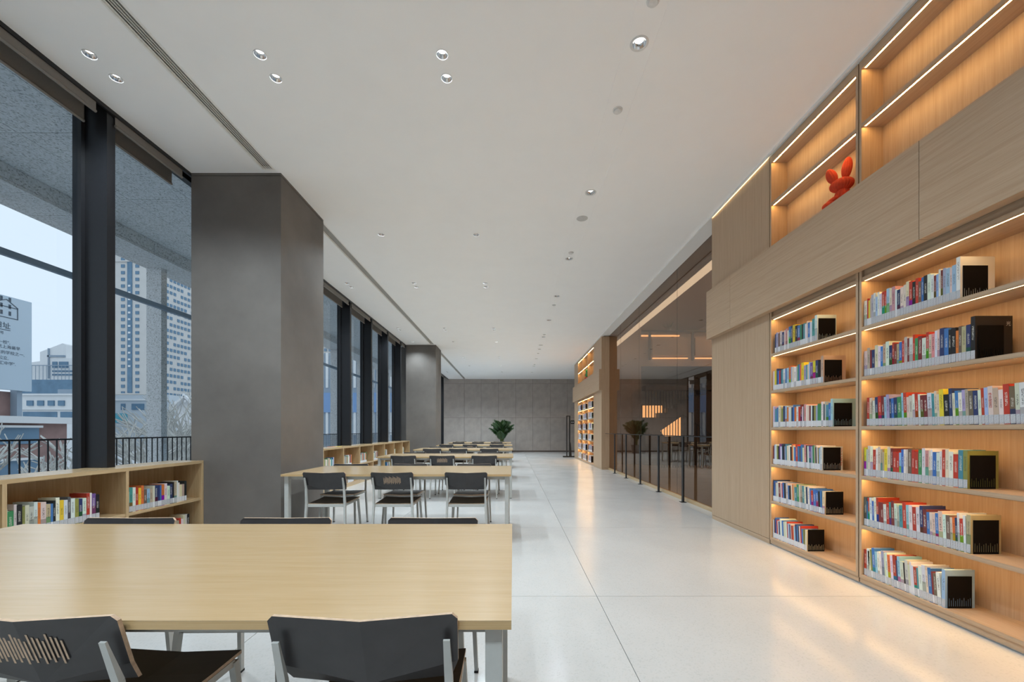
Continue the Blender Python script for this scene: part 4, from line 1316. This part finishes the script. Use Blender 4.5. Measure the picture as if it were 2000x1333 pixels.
dr.box(0.005, 0.014, ya_-Lh, ya_, za_, za_+0.03).box(0.005, 0.014, ya_-0.03, ya_, za_, zb_).box(0.005, 0.014, ya_-Lh, ya_, zb_-0.03, zb_)
dr.bar((0.01, ya_, zb_), (0.01, ya_-0.42, zb_+0.30), 0.01, 0.03).bar((0.01, ya_-0.42, zb_+0.30), (0.01, ya_-0.75, zb_+0.14), 0.01, 0.03)
dr.bar((0.01, ya_-0.75, zb_+0.16), (0.01, ya_-Lh, zb_+0.16), 0.01, 0.03)
for i in range(13):
    for j in range(3):
        y0_ = ya_ - 0.22 - 0.30*i
        dr.box(0.005, 0.014, y0_-0.12, y0_-0.04, za_+0.12+0.30*j, za_+0.30+0.30*j)
dr.build('drawing', 'sign_ink', sb)
# white gabled house between the trees
Y = 32.0
wh = thing('white_gable', 'white gabled house end with finials between bare trees', 'building', (P2(372, Y), Y, 0))
def gx(px): return P2(px, Y) - P2(372, Y)
pr = [(gx(346), GZ), (gx(346), Z2(797,Y)), (gx(366), Z2(778,Y)), (gx(388), Z2(797,Y)), (gx(388), GZ)]
n = len(pr)
MB().add([(x, 0, z) for x, z in pr] + [(x, 5, z) for x, z in pr],
         [tuple(range(n)), tuple(range(2*n-1, n-1, -1))] + [(k, n+k, n+(k+1)%n, (k+1)%n) for k in range(n)]).build('wall', 'city_white', wh)
MB().bar((gx(342.5), -0.15, Z2(797,Y)), (gx(366.5), -0.15, Z2(774.5,Y)), 0.16, 0.5).build('coping', 'city_white', wh)
MB().bar((gx(390.5), -0.15, Z2(797,Y)), (gx(366.5), -0.15, Z2(774.5,Y)), 0.16, 0.5).build('coping', 'city_white', wh)
for px, py in ((364.5, 773), (368, 785), (349, 788)):
    ellip('finial', 'city_white', wh, (gx(px), -0.3, Z2(py, Y)), (0.09, 0.09, 0.12), nu=12, nv=8)
# blue and white building seen between the far fins
Y = 60.0
ob = thing('striped_building', 'blue and white striped building seen between the far fins', 'building', (0, Y, 0))
MB().box(P2(620,Y), P2(900,Y), 0, 10, GZ, Z2(690,Y)).build('wall', 'city_shade', ob)
for k in range(26):
    px = 628 + 9*k
    MB().box(P2(px,Y), P2(px+4.5,Y), -0.15, 0.0, Z2(758,Y), Z2(690,Y)).build('white_fin', 'city_white', ob)
    MB().box(P2(px,Y), P2(px+4.5,Y), -0.15, 0.0, Z2(850,Y), Z2(806,Y)).build('white_fin', 'city_white', ob)
MB().box(P2(620,Y), P2(900,Y), -0.3, 0.0, Z2(806,Y), Z2(768,Y)).build('blue_board', 'blue_sign', ob)
Y = 90.0
o2 = thing('pale_tower', 'pale tower behind the striped building', 'building', (0, Y, 0))
MB().box(P2(600,Y), P2(720,Y), 0, 10, GZ, Z2(640,Y)).build('wall', 'tower_stone', o2)
win_grid(o2, [(P2(px,Y), 0, Z2(py,Y)) for px in range(636, 720, 9) for py in range(648, 690, 9)], 0.5, 0.6)

# ---- bare plane trees below the terrace
def tree(loc, hgt, seed, label):
    rnd = random.Random(seed)
    t = thing('bare_tree', label, 'tree', loc, 0, 'bare pollarded trees outside')
    tk = MB(); br = MB()
    def grow(mb_, p, d, L, r, depth):
        pts = [p]; q = Vector(p); dd = Vector(d)
        for i in range(3):
            dd = (dd + Vector((rnd.uniform(-.28,.28), rnd.uniform(-.28,.28), rnd.uniform(-.1,.22)))).normalized()
            q = q + dd*L/3; pts.append(q.copy())
        mb_.tube(pts, [r, r*0.86, r*0.74, r*0.6], 5 if depth > 1 else 4, cap=False)
        if depth > 0:
            nb = rnd.choice((3, 3, 4)) if depth > 1 else 5
            for _ in range(nb):
                a = rnd.uniform(0, 2*math.pi); sp = rnd.uniform(0.5, 1.1)
                nd = (dd + Vector((math.cos(a)*sp, math.sin(a)*sp, rnd.uniform(-0.2, 0.5)))).normalized()
                grow(br, pts[rnd.choice((2, 3, 3))], nd, L*rnd.uniform(0.55, 0.8), r*0.58, depth-1)
    grow(tk, Vector((0,0,0)), Vector((0,0,1)), hgt*0.46, 0.20, 4)
    tk.build('trunk', 'bark', t, smooth=True)
    br.build('branches', 'bark', t, smooth=True)
k = 0
for (x, y, hh) in ((-12.2, 7.2, 5.6), (-11.6, 9.6, 5.9), (-13.0, 11.2, 5.6), (-11.9, 13.1, 5.8), (-13.8, 14.8, 6.0), (-14.6, 17.2, 6.2), (-12.4, 17.0, 6.0), (-15.5, 19.5, 6.4), (-13.2, 20.5, 5.9), (-16.5, 13.0, 5.8)):
    tree((x, y, GZ), hh, 20+k, 'bare pale-barked tree beyond the terrace railing, %s from the viewer' % ordinal(k)); k += 1
